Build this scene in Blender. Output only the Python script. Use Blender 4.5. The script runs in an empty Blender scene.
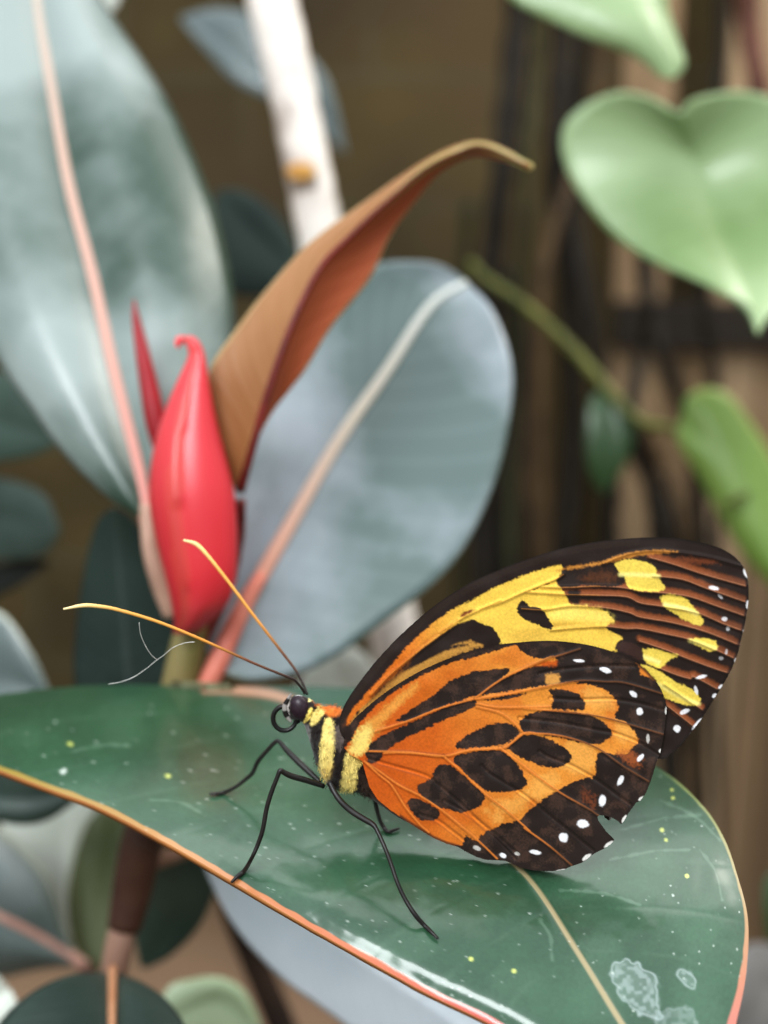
import bpy, math, random
import numpy as np
from mathutils import Vector

random.seed(7)
rng = np.random.default_rng(7)
scene = bpy.context.scene
col = scene.collection

# ------------------------------------------------------------------ camera
CAM = np.array([0.0, 0.0, 4.6])          # one unit is ten centimetres
PITCH = math.radians(15.0)
FOV = math.radians(45.0)
F = 512.0 / math.tan(FOV / 2)            # focal length in pixels of the 768 x 1024 frame
RIGHT = np.array([1.0, 0.0, 0.0])
FWD = np.array([0.0, math.cos(PITCH), -math.sin(PITCH)])
UP = np.array([0.0, math.sin(PITCH), math.cos(PITCH)])


def at(px, py, d):
    """world point seen at (px, py) at depth d"""
    px = np.asarray(px, float); py = np.asarray(py, float); d = np.asarray(d, float)
    return (CAM + RIGHT * ((px - 384) / F * d)[..., None] - UP * ((py - 512) / F * d)[..., None]
            + FWD * d[..., None])


def at_y(px, py, Y):
    """world point on the vertical plane y = Y"""
    dy = FWD[1] - UP[1] * (np.asarray(py, float) - 512) / F
    return at(px, py, (Y - CAM[1]) / dy)


cam_data = bpy.data.cameras.new('camera')
cam = bpy.data.objects.new('camera', cam_data)
col.objects.link(cam)
cam.location = CAM
cam.rotation_euler = (math.pi / 2 - PITCH, 0, 0)
cam_data.sensor_fit = 'VERTICAL'
cam_data.sensor_height = 36
cam_data.lens = 18 / math.tan(FOV / 2)
cam_data.clip_start = 0.01
cam_data.dof.use_dof = True
cam_data.dof.focus_distance = 1.165
cam_data.dof.aperture_fstop = 1.3
scene.camera = cam


# ------------------------------------------------------------------ small maths
def lin(c):
    c = np.asarray(c, float) / 255.0
    return np.where(c <= 0.04045, c / 12.92, ((c + 0.055) / 1.055) ** 2.4)


def cr(pts, n=6, closed=False):
    """Catmull-Rom through the points"""
    P = np.asarray(pts, float)
    m = len(P)
    out = []
    segs = m if closed else m - 1
    for i in range(segs):
        if closed:
            p0, p1, p2, p3 = P[i - 1], P[i], P[(i + 1) % m], P[(i + 2) % m]
        else:
            p1, p2 = P[i], P[i + 1]
            p0 = P[i - 1] if i > 0 else 2 * p1 - p2
            p3 = P[i + 2] if i + 2 < m else 2 * p2 - p1
        for k in range(n):
            t = k / n
            out.append(0.5 * (2 * p1 + (p2 - p0) * t + (2 * p0 - 5 * p1 + 4 * p2 - p3) * t * t
                              + (3 * p1 - p0 - 3 * p2 + p3) * t ** 3))
    if not closed:
        out.append(P[-1])
    return np.array(out)


def chaikin(pts, it=1):
    P = np.asarray(pts, float)
    for _ in range(it):
        Q = np.roll(P, -1, 0)
        P = np.stack([0.8 * P + 0.2 * Q, 0.2 * P + 0.8 * Q], 1).reshape(-1, P.shape[1])
    return P


def resample(P, n, dims=2):
    P = np.asarray(P, float)
    s = np.r_[0, np.cumsum(np.linalg.norm(np.diff(P[:, :dims], axis=0), axis=1))]
    t = np.linspace(0, s[-1], n)
    return np.stack([np.interp(t, s, P[:, k]) for k in range(P.shape[1])], 1)


def seg_dist(P, line, chunk=True):
    """distance from points to an open polyline"""
    line = np.asarray(line, float)
    best = np.full(len(P), 1e9)
    for a, b in zip(line[:-1], line[1:]):
        ab = b - a
        L = ab @ ab
        if L < 1e-12:
            continue
        t = np.clip(((P - a) @ ab) / L, 0, 1)
        d = P - a - t[:, None] * ab
        best = np.minimum(best, (d * d).sum(1))
    return np.sqrt(best)


def inside(P, poly):
    poly = np.asarray(poly, float)
    x, y = P[:, 0], P[:, 1]
    c = np.zeros(len(P), bool)
    for a, b in zip(poly, np.roll(poly, -1, 0)):
        if a[1] == b[1]:
            continue
        cond = (a[1] > y) != (b[1] > y)
        c ^= cond & (x < (b[0] - a[0]) * (y - a[1]) / (b[1] - a[1]) + a[0])
    return c


def sdf(P, poly, margin=1e9):
    poly = np.asarray(poly, float)
    out = np.full(len(P), 50.0)
    m = np.all((P > poly.min(0) - margin) & (P < poly.max(0) + margin), axis=1)
    if not m.any():
        return out
    Q = P[m]
    d = seg_dist(Q, np.vstack([poly, poly[:1]]))
    out[m] = np.where(inside(Q, poly), -d, d)
    return out


def closest(P, poly):
    poly = np.asarray(poly, float)
    best = np.full(len(P), 1e9)
    res = P.copy()
    for a, b in zip(poly, np.roll(poly, -1, 0)):
        ab = b - a
        L = ab @ ab
        if L < 1e-12:
            continue
        t = np.clip(((P - a) @ ab) / L, 0, 1)
        q = a + t[:, None] * ab
        d = ((P - q) ** 2).sum(1)
        w = d < best
        best[w] = d[w]
        res[w] = q[w]
    return res


TAB = rng.random((256, 256))


def vnoise(P, scale, seed=0):
    """smooth value noise in -1..1"""
    Q = P / scale + seed * 17.3
    i = np.floor(Q).astype(int)
    f = Q - i
    f = f * f * (3 - 2 * f)
    g = lambda a, b: TAB[(i[:, 0] + a) % 256, (i[:, 1] + b) % 256]
    v = (g(0, 0) * (1 - f[:, 0]) + g(1, 0) * f[:, 0]) * (1 - f[:, 1]) + (g(0, 1) * (1 - f[:, 0]) + g(1, 1) * f[:, 0]) * f[:, 1]
    return v * 2 - 1


def sstep(a, b, x):
    t = np.clip((x - a) / (b - a), 0, 1)
    return t * t * (3 - 2 * t)


# ------------------------------------------------------------------ object helpers
ORIG = {}


def thing(name, label, cat, base, group=None):
    o = bpy.data.objects.new(name, None)
    o.empty_display_size = 0.05
    o.location = base
    col.objects.link(o)
    o['label'] = label
    o['category'] = cat
    if group:
        o['group'] = group
    ORIG[o.name] = np.asarray(base, float)
    return o


def mk(name, V, faces, mats, parent=None, smooth=True, uv=None, colors=None, label=None, kind=None, midx=None):
    V = np.asarray(V, float)
    if parent is not None:
        org = ORIG[parent.name]
    else:
        lo, hi = V.min(0), V.max(0)
        org = np.array([(lo[0] + hi[0]) / 2, (lo[1] + hi[1]) / 2, lo[2]])
    me = bpy.data.meshes.new(name)
    me.from_pydata((V - org).tolist(), [], [tuple(int(i) for i in f) for f in faces])
    if not isinstance(mats, (list, tuple)):
        mats = [mats]
    for m in mats:
        me.materials.append(m)
    if smooth:
        me.polygons.foreach_set('use_smooth', [True] * len(me.polygons))
    if midx is not None:
        me.polygons.foreach_set('material_index', midx)
    if uv is not None:
        lay = me.uv_layers.new(name='UVMap')
        idx = np.empty(len(me.loops), dtype=np.int32)
        me.loops.foreach_get('vertex_index', idx)
        lay.data.foreach_set('uv', np.asarray(uv, dtype=np.float32)[idx].ravel())
    if colors is not None:
        ca = me.color_attributes.new('tint', 'FLOAT_COLOR', 'POINT')
        ca.data.foreach_set('color', np.c_[colors, np.ones(len(colors))].astype(np.float32).ravel())
    me.update()
    o = bpy.data.objects.new(name, me)
    col.objects.link(o)
    ORIG[o.name] = org
    if parent is not None:
        o.parent = parent
    else:
        o.location = org
    if label:
        o['label'] = label
    if kind:
        o['kind'] = kind
    return o


def tag(o, label, cat, group=None):
    o['label'] = label
    o['category'] = cat
    if group:
        o['group'] = group
    return o


def tube(P, R, n=10, flat=None, cap=True):
    """tube along 3-D points; R radius per point; flat = (axis, factor) squashes the section"""
    P = np.asarray(P, float)
    R = np.broadcast_to(np.asarray(R, float), (len(P),))
    T = np.gradient(P, axis=0)
    T /= np.linalg.norm(T, axis=1)[:, None] + 1e-12
    a = np.cross(T[0], FWD)
    if np.linalg.norm(a) < 1e-3:
        a = np.cross(T[0], RIGHT)
    a /= np.linalg.norm(a)
    V, A = [], a
    for p, t, r in zip(P, T, R):
        A = A - t * (A @ t)
        A /= np.linalg.norm(A) + 1e-12
        B = np.cross(t, A)
        for k in range(n):
            th = 2 * math.pi * k / n
            ca, sa = math.cos(th) * r, math.sin(th) * r
            if flat:
                sa *= flat
            V.append(p + A * ca + B * sa)
    Fs = []
    m = len(P)
    for i in range(m - 1):
        for k in range(n):
            k2 = (k + 1) % n
            Fs.append((i * n + k, i * n + k2, (i + 1) * n + k2, (i + 1) * n + k))
    if cap:
        V += [P[0], P[-1]]
        c0, c1 = m * n, m * n + 1
        for k in range(n):
            k2 = (k + 1) % n
            Fs.append((c0, k2, k))
            Fs.append((c1, (m - 1) * n + k, (m - 1) * n + k2))
    return np.array(V), Fs


def px_tube(pts, n=10, sub=6, flat=None):
    """pts: (px, py, depth, radius in px)"""
    Q = cr(pts, sub)
    P = at(Q[:, 0], Q[:, 1], Q[:, 2])
    return tube(P, np.maximum(Q[:, 3], .05) / F * Q[:, 2], n, flat)


def px_stem(pts, n=12, sub=8):
    """like px_tube, then on straight down into the soil"""
    Q = cr(pts, sub)
    P = at(Q[:, 0], Q[:, 1], Q[:, 2])
    rad = Q[:, 3] / F * Q[:, 2]
    k = np.linspace(0, 1, 9)[1:, None]
    end = P[-1] * [1, 1, 0]
    P = np.vstack([P, P[-1] * (1 - k) + end * k])
    return tube(P, np.r_[rad, np.full(8, rad[-1])], n)


def foot(x, y, d):
    return at(x, y, d) * [1, 1, 0]


def join(*parts):
    V, Fs, off = [], [], 0
    for v, f in parts:
        V.append(np.asarray(v))
        Fs += [tuple(i + off for i in q) for q in f]
        off += len(v)
    return np.vstack(V), Fs


# ------------------------------------------------------------------ materials
def new_mat(name):
    m = bpy.data.materials.new(name)
    m.use_nodes = True
    nt = m.node_tree
    return m, nt, nt.nodes['Principled BSDF']


def N(nt, t, **kw):
    n = nt.nodes.new(t)
    for k, v in kw.items():
        setattr(n, k, v)
    return n


def rgba(c):
    return tuple(lin(c)) + (1.0,)


def mixc(nt, fac, a, b):
    m = N(nt, 'ShaderNodeMix', data_type='RGBA')
    for s, v in ((m.inputs[0], fac), (m.inputs[6], a), (m.inputs[7], b)):
        if hasattr(v, 'is_linked'):
            nt.links.new(v, s)
        else:
            s.default_value = v
    return m.outputs[2]


def math_n(nt, op, a, b=None, c=None):
    m = N(nt, 'ShaderNodeMath', operation=op)
    for s, v in zip(m.inputs, (a, b, c)):
        if v is None:
            continue
        if hasattr(v, 'is_linked'):
            nt.links.new(v, s)
        else:
            s.default_value = v
    return m.outputs[0]


def noise_fac(nt, scale, detail=3, lo=.4, hi=.6, stretch=None):
    tc = N(nt, 'ShaderNodeTexCoord')
    src = tc.outputs['Object']
    if stretch:
        mp = N(nt, 'ShaderNodeMapping')
        mp.inputs['Scale'].default_value = stretch
        nt.links.new(src, mp.inputs[0])
        src = mp.outputs[0]
    n = N(nt, 'ShaderNodeTexNoise')
    n.inputs['Scale'].default_value = scale
    n.inputs['Detail'].default_value = detail
    nt.links.new(src, n.inputs['Vector'])
    r = N(nt, 'ShaderNodeMapRange')
    r.inputs[1].default_value = lo
    r.inputs[2].default_value = hi
    nt.links.new(n.outputs[0], r.inputs[0])
    return r.outputs[0], n.outputs[0]


def plain(name, c1, c2=None, scale=8, rough=.6, spec=.4, lo=.35, hi=.65, bump=0, stretch=None, coat=0):
    m, nt, b = new_mat(name)
    fac, raw = noise_fac(nt, scale, 4, lo, hi, stretch)
    nt.links.new(mixc(nt, fac, rgba(c1), rgba(c2 or c1)), b.inputs['Base Color'])
    b.inputs['Roughness'].default_value = rough
    b.inputs['Specular IOR Level'].default_value = spec
    b.inputs['Coat Weight'].default_value = coat
    b.inputs['Coat Roughness'].default_value = .2
    if bump:
        bp = N(nt, 'ShaderNodeBump')
        bp.inputs['Strength'].default_value = bump
        bp.inputs['Distance'].default_value = .01
        nt.links.new(raw, bp.inputs['Height'])
        nt.links.new(bp.outputs[0], b.inputs['Normal'])
    return m


def tinted(name, rough=.55, spec=.35, coat=0, coat_r=.15, sheen=0, trans=0, coat_ior=1.5):
    """colour comes from the mesh's own tint attribute"""
    m, nt, b = new_mat(name)
    a = N(nt, 'ShaderNodeAttribute', attribute_name='tint')
    nt.links.new(a.outputs['Color'], b.inputs['Base Color'])
    b.inputs['Roughness'].default_value = rough
    b.inputs['Specular IOR Level'].default_value = spec
    b.inputs['Coat Weight'].default_value = coat
    b.inputs['Coat Roughness'].default_value = coat_r
    b.inputs['Sheen Weight'].default_value = sheen
    b.inputs['Coat IOR'].default_value = coat_ior
    if trans:
        out = nt.nodes['Material Output']
        t = N(nt, 'ShaderNodeBsdfTranslucent')
        nt.links.new(a.outputs['Color'], t.inputs['Color'])
        mx = N(nt, 'ShaderNodeMixShader')
        mx.inputs[0].default_value = trans
        nt.links.new(b.outputs[0], mx.inputs[1])
        nt.links.new(t.outputs[0], mx.inputs[2])
        nt.links.new(mx.outputs[0], out.inputs['Surface'])
    return m


def leaf_mat(name, c1, c2, scale=7, lo=.4, hi=.65, rough=.32, spec=.6, coat=.5, veins=.12, vein_c=None,
             edge=None, edge_w=.06, trans=0.0, nveins=16, half=None, bump=.15):
    m, nt, b = new_mat(name)
    fac, raw = noise_fac(nt, scale, 5, lo, hi)
    c = mixc(nt, fac, rgba(c1), rgba(c2))
    uvn = N(nt, 'ShaderNodeUVMap', uv_map='UVMap')
    sp = N(nt, 'ShaderNodeSeparateXYZ')
    nt.links.new(uvn.outputs[0], sp.inputs[0])
    u, v = sp.outputs[0], sp.outputs[1]
    if half:                                   # the half of the blade beyond the midrib has its own colour
        c = mixc(nt, math_n(nt, 'GREATER_THAN', v, .5), c, rgba(half))
    av = math_n(nt, 'ABSOLUTE', math_n(nt, 'MULTIPLY_ADD', v, 2.0, -1.0))
    ph = math_n(nt, 'MULTIPLY_ADD', av, -.16, u)
    sn = math_n(nt, 'SINE', math_n(nt, 'MULTIPLY', ph, 2 * math.pi * nveins))
    vl = math_n(nt, 'POWER', math_n(nt, 'MULTIPLY_ADD', sn, .5, .5), 10.0)
    c = mixc(nt, math_n(nt, 'MULTIPLY', vl, veins), c, rgba(vein_c or c2))
    if edge:
        mr = N(nt, 'ShaderNodeMapRange')
        mr.inputs[1].default_value = 1 - edge_w
        mr.inputs[2].default_value = 1 - edge_w * .4
        nt.links.new(av, mr.inputs[0])
        c = mixc(nt, mr.outputs[0], c, rgba(edge))
    nt.links.new(c, b.inputs['Base Color'])
    b.inputs['Roughness'].default_value = rough
    b.inputs['Specular IOR Level'].default_value = spec
    b.inputs['Coat Weight'].default_value = coat
    b.inputs['Coat Roughness'].default_value = .22
    bp = N(nt, 'ShaderNodeBump')
    bp.inputs['Strength'].default_value = bump
    bp.inputs['Distance'].default_value = .01
    nt.links.new(math_n(nt, 'ADD', raw, math_n(nt, 'MULTIPLY', vl, .5)), bp.inputs['Height'])
    nt.links.new(bp.outputs[0], b.inputs['Normal'])
    if trans:
        out = nt.nodes['Material Output']
        t = N(nt, 'ShaderNodeBsdfTranslucent')
        nt.links.new(c, t.inputs['Color'])
        mx = N(nt, 'ShaderNodeMixShader')
        mx.inputs[0].default_value = trans
        nt.links.new(b.outputs[0], mx.inputs[1])
        nt.links.new(t.outputs[0], mx.inputs[2])
        nt.links.new(mx.outputs[0], out.inputs['Surface'])
    return m


# ------------------------------------------------------------------ leaves
def leaf(parent, mid, left, right, mats, name='leaf', dl=0.0, dr=0.0, bulge=0.02, rib=None, rib_mat=None,
         nu=44, nv=12, label=None, thick=.006, cross=0.0, rib_cols=None, nod=None):
    """blade lofted from midrib (px,py,depth) and two edge lines (px,py), base to tip; dl/dr: how much
    farther back than the midrib each edge lies"""
    M = resample(cr(mid, 8), nu)
    L = resample(cr(left, 8), nu)
    R = resample(cr(right, 8), nu)
    t = np.linspace(0, 1, nu)
    w = np.sin(np.pi * np.clip(t, 0, 1)) ** .6
    rows, uv = [], []
    for j in range(-nv, nv + 1):
        s = abs(j) / nv
        E, de = (L, dl) if j < 0 else (R, dr)
        xy = M[:, :2] * (1 - s) + E[:, :2] * s
        bu = bulge * (1 if rib else .35)
        d = M[:, 2] + de * s * w - bu * np.sin(np.pi * s) * w + cross * (s ** 3) * w * np.sin(t * 9 + (2 if j < 0 else 0))
        if nod:                                 # the upper lobes nod forward
            d = d - nod[1] * np.clip((nod[0] - xy[:, 1]) / 100, 0, 2) ** 2
        rows.append(at(xy[:, 0], xy[:, 1], d))
        uv.append(np.stack([t, np.full(nu, .5 + .5 * j / nv)], 1))
    V = np.array(rows).reshape(-1, 3)
    uv = np.array(uv).reshape(-1, 2)
    nr = 2 * nv + 1
    Fs = [(j * nu + i, j * nu + i + 1, (j + 1) * nu + i + 1, (j + 1) * nu + i) for j in range(nr - 1) for i in range(nu - 1)]
    q = Fs[(nr // 2) * (nu - 1) + nu // 2]
    nrm = np.cross(V[q[1]] - V[q[0]], V[q[3]] - V[q[0]])
    if nrm @ (CAM - V[q[0]]) < 0:
        Fs = [f[::-1] for f in Fs]
    o = mk(name, V, Fs, mats, parent, uv=uv, label=label)
    md = o.modifiers.new('thickness', 'SOLIDIFY')
    md.thickness = thick
    md.offset = -1
    if len(mats) > 1:
        md.material_offset = 1
        md.material_offset_rim = min(2, len(mats) - 1)
    if rib:
        P = at(M[:, 0], M[:, 1], M[:, 2] - .001)
        v, f = tube(P, np.linspace(rib[0], rib[1], nu) / F * M[:, 2], 8, flat=.55)
        if rib_cols:
            tt_ = np.r_[np.repeat(np.linspace(0, 1, nu), 8), 0, 1]
            cc_ = np.stack([np.interp(tt_, [0, .25, .6, 1], lin(np.array(rib_cols)[:, k])) for k in range(3)], 1)
            mk('midrib', v, f, M_RIBTINT, o, colors=cc_)
        else:
            mk('midrib', v, f, rib_mat, o)
    return o


def petiole(parent, pts, mat, name='petiole'):
    v, f = px_tube(pts, 10)
    return mk(name, v, f, mat, parent)


# colours of the plants
M_RIBTINT = tinted('rib_tinted', rough=.45, spec=.35)
M_RIBPINK = plain('rib_pink', (204, 164, 150), (188, 142, 128), 20, rough=.45)
M_RIBPALE = plain('rib_pale', (205, 196, 180), (196, 178, 160), 20, rough=.45)
M_RIBRED = plain('rib_red', (120, 40, 34), (92, 30, 26), 20, rough=.45)
M_UNDER = plain('leaf_underside', (120, 120, 92), (98, 100, 74), 12, rough=.6)
M_RIMPALE = plain('leaf_rim', (150, 158, 140), (130, 140, 120), 12, rough=.5)
M_RIMDARK = plain('leaf_rim_dark', (60, 78, 66), (50, 66, 56), 12, rough=.5)
M_BIGLEAF = leaf_mat('rubber_leaf_upright', (54, 76, 64), (148, 160, 157), 1.9, .42, .57, rough=.4, veins=.025, vein_c=(140, 160, 155), coat=.35, spec=.45, bump=.05)  # mottle paints dark reflections and pale sky sheen into the blade colour
M_MIDLEAF = leaf_mat('rubber_leaf_sheen', (86, 103, 101), (160, 169, 177), 3.0, .40, .62, rough=.4, veins=.06, vein_c=(165, 178, 184), coat=.4, spec=.45, bump=.07)  # pale blotches are sky sheen put into the base colour
M_DARKLEAF = leaf_mat('rubber_leaf_dark', (34, 46, 42), (46, 60, 54), 5, rough=.55, coat=.0, spec=.2)
M_GREYLEAF = leaf_mat('rubber_leaf_grey', (92, 106, 104), (128, 138, 138), 5, rough=.4, coat=.5, edge=(185, 192, 178), edge_w=.1)
M_TEALLEAF = leaf_mat('rubber_leaf_teal', (56, 74, 66), (74, 92, 82), 5, rough=.5, coat=.08, spec=.3)
M_OLIVELEAF = leaf_mat('rubber_leaf_olive', (68, 78, 44), (86, 94, 58), 5, rough=.5, coat=.1, edge=(150, 150, 110), edge_w=.05)
M_PALELEAF = leaf_mat('rubber_leaf_pale', (228, 236, 224), (240, 244, 236), 4, rough=.45, coat=.3, trans=.2)
M_BLUELEAF = leaf_mat('rubber_leaf_blue', (188, 202, 210), (214, 224, 232), 4, rough=.4, coat=.5, veins=.05)
M_DEEPLEAF = leaf_mat('rubber_leaf_deep', (48, 62, 56), (66, 80, 74), 5, rough=.5, coat=.1, spec=.3)
M_GREENLEAF = leaf_mat('young_green_leaf', (150, 172, 134), (172, 190, 158), 4, rough=.45, coat=.3, edge=(190, 200, 165), edge_w=.07)
M_COPPER = leaf_mat('copper_underside', (186, 136, 92), (170, 120, 76), 5, rough=.5, coat=.1, half=(204, 112, 74), veins=.03, edge=(206, 180, 130), edge_w=.07, trans=.3)
M_COPPERBACK = plain('copper_upper', (196, 184, 118), (176, 160, 98), 8, rough=.4, coat=.4)
M_VINEPALE = leaf_mat('vine_leaf_pale', (110, 142, 76), (180, 206, 156), 1.6, rough=.4, coat=.4, trans=.25, veins=.05)
M_VINEYEL = leaf_mat('vine_leaf_yellow', (128, 160, 76), (142, 172, 92), 3, rough=.45, coat=.2, trans=.25, edge=(158, 178, 92), edge_w=.12, veins=.05)
M_VINEDARK = leaf_mat('vine_leaf_dark', (42, 70, 36), (54, 84, 46), 4, rough=.45, coat=.3, veins=.05)
M_STEMGREEN = plain('stem_green', (146, 132, 92), (110, 104, 62), 14, rough=.5, stretch=(1, 1, .3))
M_STEMBROWN = plain('stem_brown', (88, 60, 46), (66, 42, 32), 14, rough=.6, bump=.4)
M_STEMPINK = plain('stem_pink', (184, 150, 132), (150, 118, 102), 14, rough=.55)

# the shoot that carries the butterfly's leaf
plant = thing('rubber_plant', 'rubber plant shoot with red bud whose dark green leaf carries the butterfly', 'plant',
              foot(92.0, 1210.0, 1.7))

# stem, in three differently coloured lengths
v, f = px_tube([(196, 606, 1.6, 15), (186, 650, 1.6, 17), (176, 700, 1.61, 18), (160, 770, 1.63, 18), (148, 822, 1.65, 18)], 14)
mk('stem', v, f, M_STEMGREEN, plant, label='greenish tan upper stem under the red bud')
v, f = px_tube([(148, 820, 1.65, 20), (140, 850, 1.65, 21), (132, 890, 1.66, 20), (124, 928, 1.66, 17)], 14)
mk('stem', v, f, M_STEMBROWN, plant, label='dark brown length of stem below the large leaf')
v, f = px_stem([(124, 924, 1.66, 14), (117, 955, 1.66, 14), (110, 1000, 1.67, 13), (102, 1080, 1.68, 14), (92, 1210, 1.7, 15)], 14)
mk('stem', v, f, M_STEMPINK, plant, label='pinkish tan lowest length of stem')

# upright leaf at the upper left
big = leaf(plant,
           [(148, 524, 1.60), (140, 475, 1.62), (113, 369, 1.67), (92, 274, 1.72), (69, 185, 1.77), (50, 79, 1.83), (37, 0, 1.88), (30, -110, 1.95)],
           [(146, 522), (105, 496), (63, 454), (32, 411), (0, 364), (-45, 280), (-78, 170), (-70, 50), (-30, -50), (30, -110)],
           [(150, 522), (165, 505), (195, 450), (222, 385), (235, 310), (221, 227), (200, 169), (174, 111), (142, 58), (113, 16), (75, -50), (30, -110)],
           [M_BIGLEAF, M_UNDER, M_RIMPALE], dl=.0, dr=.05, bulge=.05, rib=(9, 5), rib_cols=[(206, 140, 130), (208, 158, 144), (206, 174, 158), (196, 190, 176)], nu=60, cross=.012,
           label='large upright grey-green leaf with a pink midrib')
petiole(big, [(147, 505, 1.6, 8), (150, 550, 1.59, 8), (160, 585, 1.59, 9), (172, 615, 1.6, 9)], M_STEMPINK)

# broad waxy leaf behind the red bud
mid = leaf(plant,
           [(216, 668, 1.62), (244, 607, 1.65), (287, 530, 1.70), (337, 443, 1.77), (386, 372, 1.84), (430, 306, 1.90), (466, 282, 1.94)],
           [(214, 666), (204, 630), (212, 560), (238, 480), (280, 390), (330, 306), (372, 266), (419, 261), (446, 267), (466, 282)],
           [(218, 670), (255, 680), (304, 671), (342, 652), (386, 619), (430, 585), (463, 547), (490, 492), (506, 437), (513, 383), (507, 344), (490, 306), (466, 282)],
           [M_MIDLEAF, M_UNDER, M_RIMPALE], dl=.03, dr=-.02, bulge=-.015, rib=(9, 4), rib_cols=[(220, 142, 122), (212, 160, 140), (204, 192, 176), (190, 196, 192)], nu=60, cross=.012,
           label='broad blue-grey waxy leaf behind the red bud')
petiole(mid, [(262, 575, 1.655, 6), (250, 594, 1.64, 8), (232, 630, 1.625, 10), (212, 674, 1.615, 11), (190, 705, 1.615, 10)], plain('petiole_salmon', (222, 142, 122), (206, 120, 104), 20, rough=.45))

# young copper leaf seen from below
copper = leaf(plant,
              [(240, 492, 1.56), (252, 448, 1.54), (271, 383, 1.53), (293, 322, 1.53), (320, 268, 1.54), (348, 238, 1.55), (386, 202, 1.56), (424, 169, 1.57), (457, 152, 1.58), (484, 146, 1.57), (530, 167, 1.55)],
              [(237, 492), (222, 448), (209, 393), (211, 366), (233, 333), (266, 290), (309, 243), (364, 202), (419, 164), (457, 145), (484, 141), (512, 152), (530, 165)],
              [(243, 492), (250, 459), (271, 415), (304, 372), (331, 328), (370, 279), (391, 235), (419, 197), (441, 172), (473, 157), (506, 162), (530, 169)],
              [M_COPPER, M_COPPERBACK, M_COPPERBACK], name='young_leaf', dl=.05, dr=.05, bulge=-.008, rib=(4.6, .6), rib_mat=M_RIBRED, nu=60,
              label='narrow copper-brown young leaf, underside showing, tip hooked to the right')
petiole(copper, [(241, 500, 1.56, 5), (238, 540, 1.58, 6), (225, 590, 1.61, 8), (200, 640, 1.61, 9)], M_RIBRED)

# dark leaf between bud and background
leaf(plant,
     [(140, 760, 1.72), (128, 690, 1.74), (122, 610, 1.77), (114, 508, 1.80)],
     [(138, 760), (88, 720), (74, 680), (76, 625), (86, 560), (98, 520), (112, 508)],
     [(144, 760), (178, 720), (186, 670), (172, 600), (150, 545), (132, 518), (116, 508)],
     [M_DARKLEAF, M_UNDER, M_RIMPALE], dl=.06, dr=.03, bulge=.0, label='very dark green leaf behind the stem')

# red bud sheath: rolled, with the overlapping margin as a step in the roll
M_RED = tinted('red_sheath', rough=.38, spec=.5, coat=.35, coat_r=.25, trans=.12)
ctrl = cr([(186, 632, 1.555, 13), (192, 622, 1.55, 18), (200, 604, 1.545, 29), (201, 577, 1.54, 36.5), (197, 538, 1.54, 42.5), (193, 500, 1.54, 44.5), (190.5, 467, 1.54, 40.5), (189.5, 432, 1.54, 32),
           (191.5, 402, 1.54, 23), (194.5, 378, 1.54, 15.5), (197, 356, 1.54, 8.5), (194, 345, 1.54, 7.5), (189, 339, 1.54, 6.6), (183, 338, 1.54, 5.6), (179, 342, 1.54, 4), (178, 346, 1.54, 1.5)], 6)
V, C = [], []
nseg = 56
for i, (x, y, d, r) in enumerate(ctrl):
    t = i / (len(ctrl) - 1)
    th0 = -2.15 + .75 * t
    for k in range(nseg):
        th = 2 * math.pi * k / nseg
        q = ((th - th0) / (2 * math.pi)) % 1.0
        rr = r * (.88 + .16 * q)
        rr *= 1 + .03 * math.sin(3 * th + 6 * t)
        V.append(at(x + math.cos(th) * rr, y + 4 * math.sin(th) * math.cos(th), d + math.sin(th) * rr * .75 / F * 1.54))
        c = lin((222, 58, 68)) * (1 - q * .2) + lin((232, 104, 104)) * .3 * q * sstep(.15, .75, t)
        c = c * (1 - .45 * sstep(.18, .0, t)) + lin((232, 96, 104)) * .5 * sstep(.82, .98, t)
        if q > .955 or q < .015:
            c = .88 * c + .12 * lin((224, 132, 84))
        C.append(c)
Fs = [(i * nseg + k, i * nseg + (k + 1) % nseg, (i + 1) * nseg + (k + 1) % nseg, (i + 1) * nseg + k) for i in range(len(ctrl) - 1) for k in range(nseg)]
Fs += [tuple(range(nseg))[::-1], tuple((len(ctrl) - 1) * nseg + k for k in range(nseg))]
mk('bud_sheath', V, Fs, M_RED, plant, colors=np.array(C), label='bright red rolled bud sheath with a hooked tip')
M_REDDARK = plain('red_stipule', (168, 24, 38), (140, 16, 28), 10, rough=.45, coat=.3)
v, f = px_tube([(166, 460, 1.60, 9), (157, 425, 1.60, 11), (150, 392, 1.60, 9.5), (142, 350, 1.60, 7), (136, 318, 1.60, 4), (134, 300, 1.6, 1)], 12)
mk('stipule', v, f, M_REDDARK, plant, label='narrow dark red stipule left of the bud')

# ------------------------------------------------------------------ the leaf that carries the butterfly
_y = np.array([680, 700, 730, 770, 830, 880, 940, 1024, 1140, 1180], float)
_d = np.array([1.57, 1.505, 1.42, 1.335, 1.24, 1.18, 1.128, 1.068, 1.0, .98])
PF = np.polyfit((_y - 900) / 200, 1 / _d, 3)


def leaf_depth(px, py):
    px = np.asarray(px, float); py = np.asarray(py, float)
    d = 1 / np.polyval(PF, (py - 900) / 200)
    return d


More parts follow.
